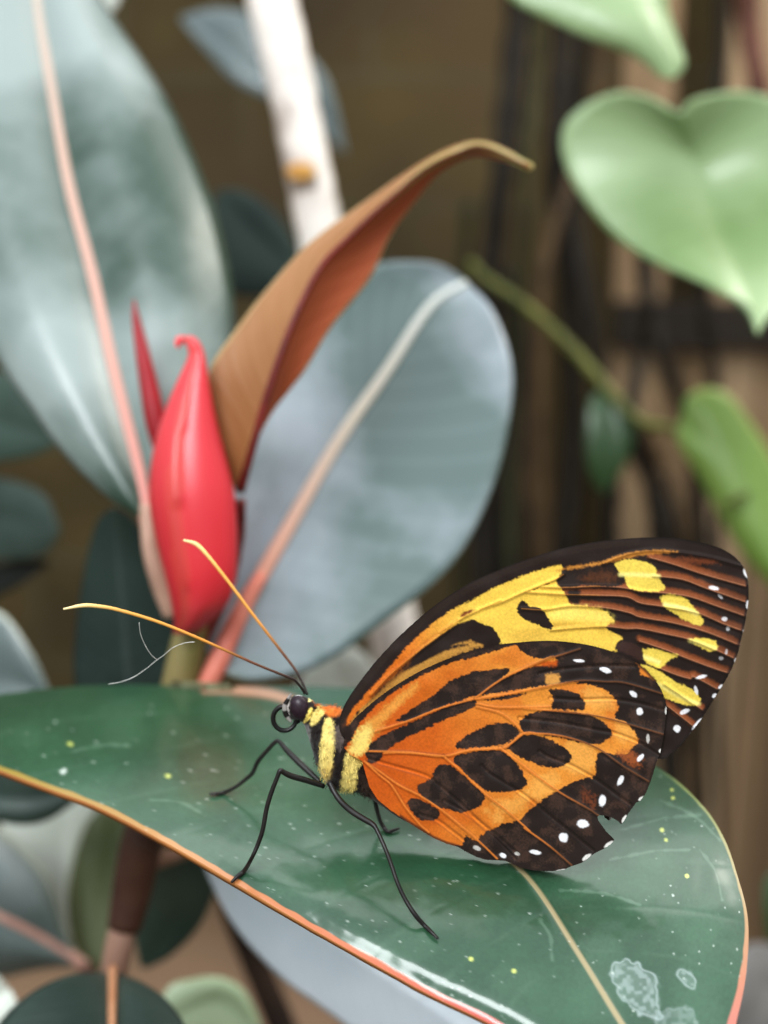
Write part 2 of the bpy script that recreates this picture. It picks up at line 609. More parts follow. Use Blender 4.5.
LM = cr([(205, 689), (240, 690), (288, 699), (350, 730), (420, 785), (480, 836), (530, 880), (575, 948), (622, 1024), (665, 1090), (704, 1150)], 10)
LL = cr([(203, 688), (150, 685), (80, 686), (20, 692), (-40, 703), (-75, 722), (-58, 746), (0, 770), (50, 789), (100, 808), (170, 845), (230, 880), (285, 913), (340, 945), (390, 973), (430, 995), (490, 1024), (560, 1065), (640, 1115), (704, 1152)], 8)
LR = cr([(207, 688), (260, 686), (350, 688), (430, 694), (520, 708), (600, 737), (665, 772), (703, 806), (724, 838), (737, 874), (748, 920), (746, 975), (736, 1024), (724, 1075), (706, 1148)], 8)
nu, nv = 560, 200
M_, L_, R_ = resample(LM, nu), resample(LL, nu), resample(LR, nu)
rows, vv = [], []
for j in range(-nv, nv + 1):
    s = abs(j) / nv
    s = 1 - (1 - s) ** 1.35
    rows.append(M_ * (1 - s) + (L_ if j < 0 else R_) * s)
    vv.append(np.full(nu, s if j > 0 else -s))
PX = np.array(rows).reshape(-1, 2)
SV = np.array(vv).reshape(-1)
dL = seg_dist(PX, resample(LL, 120))
dR = seg_dist(PX, resample(LR, 120))
dM = seg_dist(PX, resample(LM, 80))
D = leaf_depth(PX[:, 0], PX[:, 1])
front = sstep(735, 800, PX[:, 1])
D = D + .0085 * np.exp(-(dL / 16) ** 2) * front * sstep(120, 340, PX[:, 0]) + .0008 * np.exp(-(dR / 14) ** 2) * sstep(770, 830, PX[:, 1])
D = D + .0007 * vnoise(PX, 42, 2) + .0014 * vnoise(PX, 120, 4) + .0002 * vnoise(PX, 12, 5)
D = D - .0010 * np.exp(-(dM / 4) ** 2)
# lateral veins, faint
tt = np.tile(np.linspace(0, 1, nu), 2 * nv + 1)
ph = (tt - .14 * np.abs(SV)) * 15
lv = np.exp(-((ph - np.round(ph)) / .05) ** 2)
D = D + .00012 * lv
V = at(PX[:, 0], PX[:, 1], D)
base = lin((42, 78, 54))
C = np.tile(base, (len(PX), 1))
n1 = vnoise(PX, 60, 1) * .5 + vnoise(PX, 22, 2) * .3 + vnoise(PX, 7, 3) * .2
C = C * (1 + .30 * n1)[:, None]
C = C + (lin((78, 112, 88)) - C) * (.26 * sstep(-.2, .7, vnoise(PX * [1, 1.6], 48, 8)) + .06 * vnoise(PX, 2.2, 9))[:, None].clip(0, 1)
C = C + (lin((110, 140, 118)) - C) * (.09 * lv * sstep(-.5, .5, vnoise(PX, 40, 14)) * (np.abs(SV) > .05))[:, None]
fine = vnoise(PX, 2.0, 11)
C = C * (1 + .10 * fine)[:, None]


def lay(mask, c):
    global C
    C = C + (np.asarray(c) - C) * np.clip(mask, 0, 1)[:, None]


# pale midrib line and coloured margins
mw = np.interp(PX[:, 1], [690, 880, 1024], [3.2, 2.0, 2.6])
lay(.75 * sstep(mw + 1.2, mw - .8, dM), lin((176, 158, 120)))
lay(.45 * sstep(7, 4, dM) * sstep(330, 290, PX[:, 0]), lin((196, 136, 120)))
ex = PX[:, 0]
ec = np.stack([np.interp(ex, [0, 120, 260, 380, 480], lin((c0, c1, c2, c3, c4)))
               for c0, c1, c2, c3, c4 in ((150, 164, 186, 190, 184), (132, 126, 118, 104, 82), (62, 66, 72, 70, 68))], 1)
# interpolate the margin colour along the edge
ew = np.interp(ex, [0, 100, 300, 480], [4.0, 4.5, 5.0, 6.5]) + .8 * vnoise(PX, 14, 6)
m = sstep(ew + 1.0, ew - .6, dL) * sstep(728, 745, PX[:, 1])
C = C + (ec - C) * m[:, None]
er = np.interp(PX[:, 1], [770, 900, 960, 1024], [2.0, 2.4, 5, 9]) + .5 * vnoise(PX, 10, 7)
erc = np.stack([np.interp(PX[:, 1], [780, 900, 980, 1024], lin(q)) for q in ((130, 160, 178, 184), (146, 134, 116, 112), (88, 90, 88, 98))], 1)
m = sstep(er + 1.0, er - .8, dR) * sstep(765, 790, PX[:, 1])
C = C + (erc - C) * m[:, None]
# dried water stains
def stain(poly, strength):
    global C
    s = sdf(PX, chaikin(poly, 2)) + 2.5 * vnoise(PX, 6, 12)
    rim = np.exp(-((s + 1.2) / 1.3) ** 2)
    ins = sstep(0, -4, s) * (.25 + .45 * sstep(-.3, .6, vnoise(PX, 4, 13)))
    lay(strength * np.maximum(rim * .9, ins), lin((190, 204, 204)))
stain([(612, 962), (628, 958), (646, 968), (659, 980), (657, 1000), (664, 1024), (640, 1016), (622, 1000), (610, 978)], .5)
stain([(677, 968), (687, 967), (697, 980), (696, 990), (684, 988), (676, 978)], .45)
stain([(650, 1012), (690, 1004), (700, 1030), (660, 1040)], .28)
# grains of dust and a few yellow specks
for _ in range(520):
    x, y = rng.uniform(0, 745), rng.uniform(705, 1024)
    r = abs(rng.normal(0, .33)) + .42
    q = (np.abs(PX[:, 0] - x) < 4) & (np.abs(PX[:, 1] - y) < 4)
    if q.any():
        dd = np.hypot(PX[q, 0] - x, PX[q, 1] - y)
        C[q] += (lin((205, 216, 206)) - C[q]) * (rng.uniform(.1, .9) ** 1.5 * sstep(r + .7, r - .5, dd))[:, None]
for x, y, r in [(471, 959, 2.2), (514, 971, 2.2), (168, 776, 2.2), (687, 876, 2), (662, 830, 2), (666, 840, 1.6), (690, 772, 1.6), (673, 798, 1.6), (70, 744, 2), (672, 790, 1.4), ]:
    dd = np.hypot(PX[:, 0] - x, PX[:, 1] - y)
    lay(sstep(r + .8, r - .6, dd), lin((196, 206, 112)))
s_ = sdf(PX, [(60, 771), (64, 768), (67, 770), (66, 774), (61, 775)], 12) + 1.2 * vnoise(PX, 2.2, 15)
lay(.8 * sstep(.8, -.8, s_), lin((204, 214, 206)))
# faint scuffs along the blade
for x0_, y0_, x1_, y1_ in [(560, 890, 640, 905), (610, 860, 690, 850), (660, 800, 720, 840), (700, 850, 722, 900), (70, 752, 130, 746), (150, 800, 200, 812), (620, 830, 700, 815), (540, 920, 552, 960)]:
    dd = seg_dist(PX, cr([(x0_, y0_), ((x0_ + x1_) / 2 + 4, (y0_ + y1_) / 2 - 4), (x1_, y1_)], 6))
    lay(.22 * sstep(2.2, .4, dd + 1.2 * vnoise(PX, 5, 16)), lin((134, 164, 142)))
nr = 2 * nv + 1
Fs = [(j * nu + i, j * nu + i + 1, (j + 1) * nu + i + 1, (j + 1) * nu + i) for j in range(nr - 1) for i in range(nu - 1)]
q = Fs[(nr // 2) * (nu - 1) + nu // 2]
if np.cross(V[q[1]] - V[q[0]], V[q[3]] - V[q[0]]) @ (CAM - V[q[0]]) < 0:
    Fs = [g[::-1] for g in Fs]
M_STAGE = tinted('rubber_leaf_glossy', rough=.5, spec=.3, coat=1.0, coat_r=.17, coat_ior=1.55)
M_RIMORANGE = plain('leaf_margin_orange', (176, 120, 70), (160, 104, 60), 10, rough=.5)
stage = mk('leaf', V, Fs, [M_STAGE, M_UNDER, M_RIMORANGE], plant, colors=C,
           label='large glossy dark green leaf with orange margin, under the butterfly')
md = stage.modifiers.new('thickness', 'SOLIDIFY')
md.thickness = .007
md.offset = -1
md.material_offset = 1
md.material_offset_rim = 2
petiole(stage, [(212, 689, 1.55, 6), (200, 692, 1.57, 8), (186, 700, 1.60, 9), (172, 712, 1.615, 9)], M_RIBPINK)

# lower leaves of the same shoot
teal = leaf(plant,
            [(152, 862, 1.80), (170, 880, 1.84), (170, 920, 1.9), (146, 968, 1.96)],
            [(150, 862), (140, 890), (134, 930), (140, 966)],
            [(156, 860), (196, 850), (216, 880), (200, 925), (172, 955), (148, 968)],
            [M_TEALLEAF, M_UNDER, M_RIMDARK], bulge=.01, label='dull teal leaf right of the brown stem')
petiole(teal, [(140, 862, 1.66, 9), (160, 860, 1.7, 8), (182, 853, 1.76, 7), (205, 846, 1.84, 5)], M_STEMPINK)
low = leaf(plant,
           [(112, 972, 1.60), (112, 1000, 1.52), (112, 1060, 1.42), (112, 1150, 1.3)],
           [(110, 972), (70, 975), (32, 992), (0, 1022), (-20, 1070), (20, 1130), (108, 1150)],
           [(116, 972), (145, 984), (168, 1001), (186, 1028), (196, 1070), (170, 1130), (116, 1150)],
           [M_DEEPLEAF, M_UNDER, M_RIMDARK], dl=.03, dr=.03, bulge=.02, rib=(9, 6), rib_mat=plain('rib_orange', (206, 156, 122), (190, 136, 100), 20), label='dark green leaf at the foot of the stem')
leaf(plant,
     [(150, 1040, 1.86), (190, 1010, 1.88), (225, 1000, 1.9), (262, 1040, 1.92)],
     [(150, 1038), (166, 990), (192, 979), (220, 977), (244, 990), (260, 1022), (263, 1040)],
     [(150, 1044), (190, 1080), (235, 1075), (262, 1044)],
     [M_GREENLEAF, M_UNDER, M_RIMPALE], bulge=.02, label='small pale green leaf low behind the stem')
leaf(plant,
     [(180, 800, 1.68), (260, 890, 1.64), (360, 960, 1.60), (480, 1040, 1.55), (560, 1100, 1.5)],
     [(178, 802), (205, 870), (226, 914), (250, 947), (285, 982), (320, 1007), (360, 1036), (440, 1085), (558, 1102)],
     [(184, 800), (300, 830), (420, 890), (520, 970), (570, 1050), (562, 1098)],
     [M_BLUELEAF, M_UNDER, M_RIMPALE], dl=.03, dr=.06, bulge=.02, label='pale blue-grey leaf hanging under the large leaf')

# ------------------------------------------------------------------ second shoot, lower left
plant2 = thing('rubber_plant', 'rubber plant shoot of grey and pale leaves in the lower left corner', 'plant', foot(95.0, 1230.0, 2.15))
v, f = px_stem([(86, 968, 2.0, 9), (92, 1000, 2.05, 10), (96, 1080, 2.1, 11), (95, 1230, 2.15, 12)], 12)
mk('stem', v, f, M_STEMBROWN, plant2)
leaf(plant2,
     [(84, 966, 2.0), (45, 940, 1.96), (0, 917, 1.92), (-60, 890, 1.88), (-120, 870, 1.85)],
     [(84, 964), (64, 928), (58, 905), (46, 876), (25, 850), (0, 829), (-50, 805), (-100, 830), (-120, 868)],
     [(84, 968), (55, 968), (25, 973), (0, 978), (-50, 975), (-100, 930), (-120, 872)],
     [M_GREYLEAF, M_UNDER, M_RIMPALE], dl=.03, dr=.02, bulge=.03, rib=(7, 4), rib_mat=M_RIBPINK, label='grey leaf with pink midrib')
leaf(plant2,
     [(72, 962, 2.12), (62, 910, 2.12), (62, 850, 2.12), (70, 770, 2.1)],
     [(68, 962), (40, 920), (12, 860), (0, 815), (30, 780), (68, 770)],
     [(74, 962), (70, 930), (74, 890), (84, 845), (100, 800), (90, 775), (72, 770)],
     [M_PALELEAF, M_UNDER, M_RIMPALE], bulge=.02, label='pale grey-white leaf behind the grey one')
leaf(plant2,
     [(98, 972, 2.06), (104, 930, 2.08), (108, 880, 2.1), (118, 790, 2.12)],
     [(96, 972), (74, 945), (67, 905), (72, 865), (88, 820), (116, 790)],
     [(100, 972), (128, 940), (140, 890), (142, 830), (120, 790)],
     [M_OLIVELEAF, M_UNDER, M_RIMPALE], bulge=.02, label='olive green leaf behind the brown stem')
leaf(plant2,
     [(-70, 770, 1.78), (-20, 795, 1.78), (30, 800, 1.78), (90, 788, 1.8)],
     [(-70, 766), (-20, 740), (40, 745), (90, 784)],
     [(-70, 775), (-30, 812), (0, 822), (25, 825), (48, 820), (70, 806), (90, 792)],
     [M_DEEPLEAF, M_UNDER, M_RIMPALE], bulge=.02, label='dark green leaf tucked under the large leaf')
leaf(plant2,
     [(-40, 1040, 1.75), (-15, 1005, 1.76), (8, 990, 1.78)],
     [(-42, 1038), (-40, 990), (-10, 972), (7, 985)],
     [(-36, 1042), (5, 1030), (17, 1006), (10, 988)],
     [M_PALELEAF, M_UNDER, M_RIMPALE], bulge=.01, label='small whitish leaf at the left frame edge')

# third shoot, far left behind
plant3 = thing('rubber_plant', 'rubber plant shoot of dim leaves at the far left, behind the upright leaf', 'plant', foot(-90.0, 1150.0, 2.5))
v, f = px_stem([(-60, 380, 2.4, 10), (-70, 600, 2.42, 11), (-80, 850, 2.46, 12), (-90, 1150, 2.5, 13)], 12)
mk('stem', v, f, M_STEMBROWN, plant3)
leaf(plant3, [(-62, 420, 2.38), (-20, 420, 2.3), (20, 428, 2.25), (56, 440, 2.2)],
     [(-62, 416), (-30, 375), (5, 372), (34, 405), (56, 436)], [(-62, 425), (-30, 460), (0, 461), (35, 455), (56, 444)],
     [M_TEALLEAF, M_UNDER, M_RIMDARK], bulge=.02, label='grey-green leaf, uppermost')
leaf(plant3, [(-66, 510, 2.4), (-20, 515, 2.32), (20, 520, 2.27), (58, 530, 2.22)],
     [(-66, 505), (-30, 478), (10, 480), (44, 495), (58, 526)], [(-66, 515), (-30, 552), (8, 560), (44, 553), (58, 534)],
     [M_DEEPLEAF, M_UNDER, M_RIMDARK], bulge=.02, label='dark teal leaf')
leaf(plant3, [(-66, 590, 2.41), (-20, 585, 2.36), (20, 574, 2.32), (48, 562, 2.3)],
     [(-66, 585), (-20, 568), (20, 560), (48, 559)], [(-66, 598), (-20, 602), (15, 588), (48, 565)],
     [plain('leaf_nearly_black', (24, 28, 25), (32, 36, 32), 6, rough=.6), M_UNDER, M_RIMDARK], bulge=.01, label='nearly black shaded leaf')  # the shade on this leaf is put into its near-black colour
leaf(plant3, [(-70, 700, 2.0), (-30, 690, 1.98), (10, 680, 1.96), (52, 700, 1.95)],
     [(-70, 690), (-30, 620), (0, 612), (30, 650), (52, 696)], [(-70, 720), (-20, 750), (30, 740), (52, 704)],
     [M_GREYLEAF, M_UNDER, M_RIMPALE], bulge=.02, label='light grey-green leaf just above the large leaf')

# ------------------------------------------------------------------ woody branch behind
M_BARK = plain('pale_bark', (250, 242, 234), (150, 126, 112), 7, rough=.6, lo=.48, hi=.74, bump=.6, spec=.5)
M_SCAR = plain('branch_scar', (226, 178, 104), (206, 152, 80), 20, rough=.5)
tree = thing('rubber_tree', 'pale woody branch with a round scar, rising behind the copper leaf', 'tree', foot(470.0, 1150.0, 2.75))
ctrl = [(258, -90, 2.25, 24), (272, 0, 2.28, 25), (288, 70, 2.3, 24), (302, 140, 2.32, 23), (314, 200, 2.34, 23), (332, 300, 2.38, 23), (358, 430, 2.44, 23), (386, 590, 2.5, 25), (405, 700, 2.55, 25), (435, 900, 2.65, 26), (470, 1150, 2.75, 27)]
v, f = px_stem(ctrl, 24, 10)
v = v + (rng.random(v.shape) - .5) * .004
mk('trunk', v, f, M_BARK, tree)
# leaf-scar disc
c0 = at(301.0, 172.0, 2.275)
nrm = CAM - c0
nrm /= np.linalg.norm(nrm)
a_ = np.cross(nrm, UP); a_ /= np.linalg.norm(a_); b_ = np.cross(nrm, a_)
V, Fs = [], []
for r, h in ((.028, .0), (.026, .012), (.017, .016), (.006, .010)):
    for k in range(20):
        th = 2 * math.pi * k / 20
        V.append(c0 + a_ * math.cos(th) * r + b_ * math.sin(th) * r * .62 + nrm * h)
for i in range(3):
    for k in range(20):
        Fs.append((i * 20 + k, i * 20 + (k + 1) % 20, (i + 1) * 20 + (k + 1) % 20, (i + 1) * 20 + k))
Fs.append(tuple(60 + k for k in range(20)))
mk('branch_scar', V, Fs, M_SCAR, tree, label='round yellow-tan cut scar')
leaf(tree, [(180, 18, 2.85), (225, 45, 2.8), (270, 75, 2.78), (310, 100, 2.78), (346, 152, 2.8)],
     [(180, 16), (218, 8), (262, 18), (300, 45), (330, 85), (346, 150)],
     [(180, 20), (205, 50), (235, 82), (262, 96), (300, 115), (330, 140), (344, 154)],
     [leaf_mat('leaf_slate', (84, 98, 98), (100, 112, 114), 4, rough=.4, coat=.4), M_UNDER, M_RIMDARK], bulge=.02, label='slate-grey leaf behind the branch')
leaf(tree, [(300, 275, 2.62), (270, 245, 2.64), (240, 215, 2.66), (216, 192, 2.68)],
     [(298, 278), (262, 296), (228, 290), (214, 250), (214, 194)],
     [(302, 272), (292, 235), (268, 205), (240, 190), (218, 190)],
     [M_DARKLEAF, M_UNDER, M_RIMDARK], bulge=.02, label='dark green leaf left of the branch')
leaf(tree, [(372, 715, 2.3), (350, 690, 2.28), (335, 670, 2.26), (330, 640, 2.25)],
     [(368, 716), (310, 710), (296, 690), (310, 662), (329, 640)],
     [(374, 712), (380, 690), (372, 662), (350, 645), (332, 640)],
     [M_PALELEAF, M_UNDER, M_RIMPALE], bulge=.02, label='pale grey-green leaf low beside the branch')
leaf(tree, [(70, 25, 2.4), (95, 5, 2.38), (112, -20, 2.36), (120, -60, 2.35)],
     [(70, 22), (80, -20), (100, -50), (120, -60)], [(72, 27), (106, 17), (122, -5), (128, -40), (121, -60)],
     [M_PALELEAF, M_UNDER, M_RIMPALE], bulge=.01, label='whitish leaf above the upright leaf')

# ------------------------------------------------------------------ climbing vines on the right
vine = thing('climbing_vine', 'climbing vine with big heart-shaped bright green leaves, upper right', 'vine', foot(900.0, 420.0, 2.6))
M_VINESTEM = plain('vine_stem', (104, 108, 44), (80, 84, 34), 14, rough=.5)
v, f = px_stem([(690, -260, 2.3, 5), (760, -170, 2.36, 6), (815, -60, 2.42, 6), (850, 90, 2.48, 7), (880, 240, 2.52, 7), (900, 420, 2.6, 8)], 10)
mk('stem', v, f, M_VINESTEM, vine)
hl = leaf(vine, [(682, 116, 2.20), (700, 165, 2.25), (725, 230, 2.20), (745, 285, 2.13), (758, 333, 2.06)],
          [(680, 116), (664, 107), (644, 97), (617, 93), (588, 103), (567, 120), (561, 143), (567, 170), (586, 202), (613, 234), (651, 260), (695, 280), (733, 299), (749, 312), (757, 333)],
          [(684, 114), (690, 102), (708, 96), (739, 92), (768, 96), (805, 112), (828, 150), (830, 205), (812, 260), (785, 300), (766, 320), (759, 333)],
          [M_VINEPALE, M_VINEDARK, M_VINEPALE], dl=.03, dr=.02, bulge=.03, nu=50, nod=(190, .065), label='large heart-shaped pale green leaf')
petiole(hl, [(684, 120, 2.215, 4), (715, 140, 2.32, 4), (770, 150, 2.42, 4), (862, 160, 2.5, 4)], M_VINESTEM)
tl = leaf(vine, [(585, -95, 2.16), (610, -50, 2.13), (645, 20, 2.1), (672, 78, 2.12)],
          [(582, -95), (530, -75), (498, -30), (512, 0), (547, 19), (586, 38), (624, 52), (649, 67), (660, 78), (671, 78)],
          [(588, -95), (640, -80), (672, -30), (668, 5), (679, 40), (686, 62), (680, 74), (673, 78)],
          [M_VINEPALE, M_VINEDARK, M_VINEPALE], dl=.02, dr=.06, bulge=.03, label='pale green leaf cut by the top of the frame')
petiole(tl, [(586, -92, 2.16, 4), (640, -150, 2.22, 4), (735, -205, 2.34, 4)], M_VINESTEM)

vine2 = thing('climbing_vine', 'thin olive vine slanting down to a yellow-green leaf at the right', 'vine', foot(846.0, 640.0, 2.9))
v, f = px_stem([(470, 262, 3.0, 4), (487, 279, 2.98, 4.5), (526, 306, 2.95, 5), (569, 345, 2.9, 5.5), (602, 383, 2.86, 6), (640, 421, 2.82, 5.5), (679, 431, 2.8, 5), (740, 470, 2.8, 6), (800, 540, 2.85, 6), (846, 640, 2.9, 6)], 10)
mk('stem', v, f, M_VINESTEM, vine2)
yl = leaf(vine2, [(682, 420, 2.72), (710, 450, 2.68), (745, 510, 2.65), (800, 610, 2.62)],
          [(680, 420), (677, 440), (695, 471), (712, 503), (728, 531), (752, 566), (798, 612)],
          [(682, 416), (686, 397), (706, 388), (728, 394), (750, 421), (770, 452), (795, 510), (806, 570), (802, 610)],
          [M_VINEYEL, M_VINEDARK, M_VINEYEL], dl=.05, dr=.03, bulge=.03, label='yellow-green leaf')
V, Fs = px_tube([(720, 506, 2.615, 2), (735, 500, 2.615, 5), (750, 492, 2.62, 2)], 8, 4, flat=.2)
mk('leaf_blemish', V, Fs, plain('blemish', (96, 106, 52), (84, 90, 44), 9, rough=.7), yl)
leaf(vine2, [(606, 388, 2.86), (610, 420, 2.84), (610, 455, 2.84), (604, 494, 2.86)],
     [(604, 388), (590, 400), (586, 438), (590, 474), (603, 494)],
     [(608, 388), (628, 412), (634, 438), (625, 466), (606, 494)],
     [M_VINEDARK, M_UNDER, M_VINEDARK], bulge=.02, label='small dark green hanging leaf')

plant4 = thing('rubber_plant', 'low rubber plant with grey leaf, at the right edge behind the large leaf', 'plant', foot(800.0, 1180.0, 2.5))
v, f = px_stem([(800, 890, 2.4, 8), (802, 1000, 2.44, 9), (800, 1180, 2.5, 10)], 10)
mk('stem', v, f, M_STEMBROWN, plant4)
leaf(plant4, [(800, 900, 2.4), (785, 905, 2.38), (765, 912, 2.36)], [(800, 896), (785, 870), (766, 880), (763, 910)], [(800, 905), (785, 945), (768, 938), (764, 914)],
     [M_VINEDARK, M_UNDER, M_RIMDARK], bulge=.01, label='dark green leaf')
leaf(plant4, [(805, 1000, 2.42), (780, 990, 2.36), (755, 985, 2.3), (725, 1000, 2.25)], [(805, 995), (780, 950), (750, 944), (735, 965), (725, 998)], [(805, 1010), (780, 1050), (745, 1050), (726, 1004)],
     [leaf_mat('leaf_dim_grey', (98, 96, 94), (140, 138, 136), 5, rough=.5, coat=.2), M_UNDER, M_RIMDARK], bulge=.02, label='dim grey leaf')

# ------------------------------------------------------------------ hanging roots in front of the wall
M_ROOT = plain('root_dark', (24, 19, 12), (38, 31, 20), 10, rough=.8, bump=.5)
M_ROOT2 = plain('root_olive', (52, 52, 24), (38, 38, 18), 10, rough=.8)
M_ROOT3 = plain('root_tan', (84, 66, 42), (62, 48, 30), 10, rough=.8)
M_ROOT4 = plain('root_red', (92, 58, 44), (74, 44, 34), 10, rough=.8)
roots = [
    ('thick dark hanging root directly right of the hooked copper leaf tip', M_ROOT, 3.9, [(528, -60, 14), (516, 40, 13), (506, 150, 13), (490, 270, 12), (478, 420, 12), (484, 640, 12)]),
    ('olive green hanging root beside the hooked copper leaf tip', M_ROOT2, 3.7, [(540, -60, 6), (538, 60, 6), (528, 160, 6), (520, 280, 5), (512, 420, 5), (510, 640, 5)]),
    ('long dark root running from under the top leaf to the wing', M_ROOT, 4.0, [(566, -60, 10), (560, 60, 11), (556, 180, 11), (570, 320, 10), (572, 450, 10), (560, 640, 10)]),
    ('dark root crossing behind the left lobe of the heart-shaped leaf', M_ROOT, 3.8, [(584, 30, 8), (572, 180, 9), (586, 300, 9), (612, 450, 8), (606, 640, 8)]),
    ('thin tan root between the dark roots', M_ROOT3, 3.7, [(602, -40, 6), (596, 100, 6), (546, 260, 7), (540, 420, 7), (548, 640, 7)]),
    ('thick dark root behind the right edge of the waxy leaf', M_ROOT, 4.45, [(512, 270, 12), (516, 400, 17), (506, 500, 18), (512, 660, 18)]),
    ('dark root curving down right under the heart-shaped leaf', M_ROOT, 3.9, [(640, 180, 7), (646, 280, 9), (660, 350, 8), (690, 430, 7), (700, 520, 9), (700, 680, 9)]),
    ('thin brown root left of the curving dark root', M_ROOT, 3.35, [(652, 300, 5), (640, 360, 6), (632, 420, 6), (652, 500, 6), (664, 680, 6)]),
    ('tan root tangle strand above the wing', M_ROOT3, 3.55, [(640, 420, 6), (662, 470, 8), (684, 520, 7), (690, 680, 7)]),
    ('dark twisted root above the middle of the wing', M_ROOT, 4.2, [(618, 430, 6), (650, 480, 8), (668, 530, 9), (676, 680, 8)]),
    ('reddish brown root in the upper right corner', M_ROOT4, 3.6, [(738, -60, 12), (748, 20, 12), (758, 90, 11), (775, 200, 10), (790, 400, 10)]),
    ('thin dark root left of the reddish brown root', M_ROOT, 3.7, [(716, -60, 5), (722, 40, 5), (716, 120, 5), (704, 300, 5), (716, 420, 5)]),
    ('dim root along the left of the root curtain', M_ROOT2, 4.2, [(470, 200, 6), (462, 330, 6), (456, 480, 6), (460, 680, 6)]),
    ('dim brown root low behind the waxy leaf edge', M_ROOT3, 4.1, [(540, 330, 8), (530, 450, 9), (536, 560, 9), (530, 700, 9)]),
]
for lab, m, d, pts in roots:
    pts = pts + [(pts[-1][0] + 4, 930, 2)]
    v, f = px_tube([(x, y, d + .06 * math.sin(i * 2.1), r) for i, (x, y, r) in enumerate(pts)], 10, 10)
    v = v + (rng.random(v.shape) - .5) * .012
    tag(mk('hanging_root', v, f, m), lab, 'root', 'hanging aerial roots')
v, f = px_stem([(222, 860, 2.3, 13), (236, 915, 2.32, 14), (256, 965, 2.34, 14), (290, 1050, 2.36, 15), (330, 1180, 2.4, 15)], 12)
tag(mk('shadow_gap_tube', v, f, plain('shadow_gap_brown', (44, 32, 24), (58, 42, 32), 10, rough=.8)), 'dark brown tube in place of the shadow gap slanting under the pale blue-grey leaf', 'stem')  # dark tube stands in for a gap that is only shade

# ------------------------------------------------------------------ wall, fence, floor
WY = 5.2
m_, nt, b = new_mat('old_block_wall')
tc = N(nt, 'ShaderNodeTexCoord')
mp = N(nt, 'ShaderNodeMapping')
mp.inputs['Rotation'].default_value = (math.pi / 2, 0, 0)
mp.inputs['Location'].default_value = (.55, .0, .3)
nt.links.new(tc.outputs['Object'], mp.inputs[0])
br = N(nt, 'ShaderNodeTexBrick')
br.inputs['Scale'].default_value = .5
br.inputs['Mortar Size'].default_value = .012
br.inputs['Color1'].default_value = rgba((78, 66, 38))
br.inputs['Color2'].default_value = rgba((90, 76, 44))
br.inputs['Mortar'].default_value = rgba((88, 80, 56))
nt.links.new(mp.outputs[0], br.inputs['Vector'])
fac, raw = noise_fac(nt, 1.4, 5, .35, .7)
c = mixc(nt, fac, br.outputs[0], rgba((42, 36, 20)))
fac2, raw2 = noise_fac(nt, .7, 3, .45, .65)
c = mixc(nt, math_n(nt, 'MULTIPLY', fac2, .5), c, rgba((96, 78, 54)))
sx = N(nt, 'ShaderNodeSeparateXYZ')
nt.links.new(tc.outputs['Object'], sx.inputs[0])
mr = N(nt, 'ShaderNodeMapRange')
mr.inputs[1].default_value = 2.1
mr.inputs[2].default_value = 1.0
nt.links.new(math_n(nt, 'MULTIPLY_ADD', raw2, .8, sx.outputs[2]), mr.inputs[0])
c = mixc(nt, mr.outputs[0], c, rgba((178, 148, 122)))  # light on the lower wall put into the colour as paler tan
nt.links.new(c, b.inputs['Base Color'])
b.inputs['Roughness'].default_value = .9
bp = N(nt, 'ShaderNodeBump')
bp.inputs['Strength'].default_value = .6
nt.links.new(raw, bp.inputs['Height'])
nt.links.new(bp.outputs[0], b.inputs['Normal'])


def box(x0, x1, y0, y1, z0, z1, nx=1, nz=1):
    V = [(x, y, z) for x in (x0, x1) for y in (y0, y1) for z in (z0, z1)]
    Fq = [(0, 1, 3, 2), (4, 6, 7, 5), (0, 4, 5, 1), (2, 3, 7, 6), (0, 2, 6, 4), (1, 5, 7, 3)]
    return np.array(V, float), Fq


v, f = box(-6, 7, WY, WY + .3, 0, 8.0)
o = mk('wall_back', v, f, m_, smooth=False)
o['kind'] = 'structure'
fl = plain('soil_floor', (104, 86, 68), (74, 60, 46), 2.5, rough=.95, bump=.8)
v, f = box(-6, 7, -3, WY + .3, -.2, 0)
o = mk('floor', v, f, fl, smooth=False)
o['kind'] = 'structure'

# slatted wooden fence on the right, with a dark rail
fence = thing('wooden_fence', 'tan wooden fence of upright slats with a dark rail, at the right in the background', 'fence', np.array([2.2, 4.95, 0.0]))
railz = at_y(700.0, 322.0, 4.9)[2]
x0 = at_y(604.0, 500.0, 4.95)[0]
x = x0
k = 0
tones = [(168, 144, 114), (140, 118, 90), (180, 156, 126), (152, 128, 100), (128, 106, 80), (172, 148, 118)]
slat_mats = [plain('fence_slat_%d' % i, t, tuple(int(q * .8) for q in t), 3, rough=.85, stretch=(6, 1, .4)) for i, t in enumerate(tones)]
while x < 4.4:
    w = .15 + .06 * rng.random()
    v, f = box(x, x + w - .012, 4.93 + .02 * rng.random(), 4.97, 0, railz - .10)
    mk('slat', v, f, slat_mats[k % 6], fence, smooth=False)
    v, f = box(x, x + w - .012, 4.93 + .02 * rng.random(), 4.97, railz + .08, railz + 2.4)
    if k % 2 == 0 or x > 1.2:
        mk('slat', v, f, slat_mats[(k + 3) % 6], fence, smooth=False)
    x += w
    k += 1
v, f = box(x0, 4.5, 4.86, 4.93, railz - .10, railz + .08)
mk('rail', v, f, plain('fence_rail', (50, 44, 36), (38, 32, 26), 3, rough=.8), fence, smooth=False, label='dark horizontal rail')

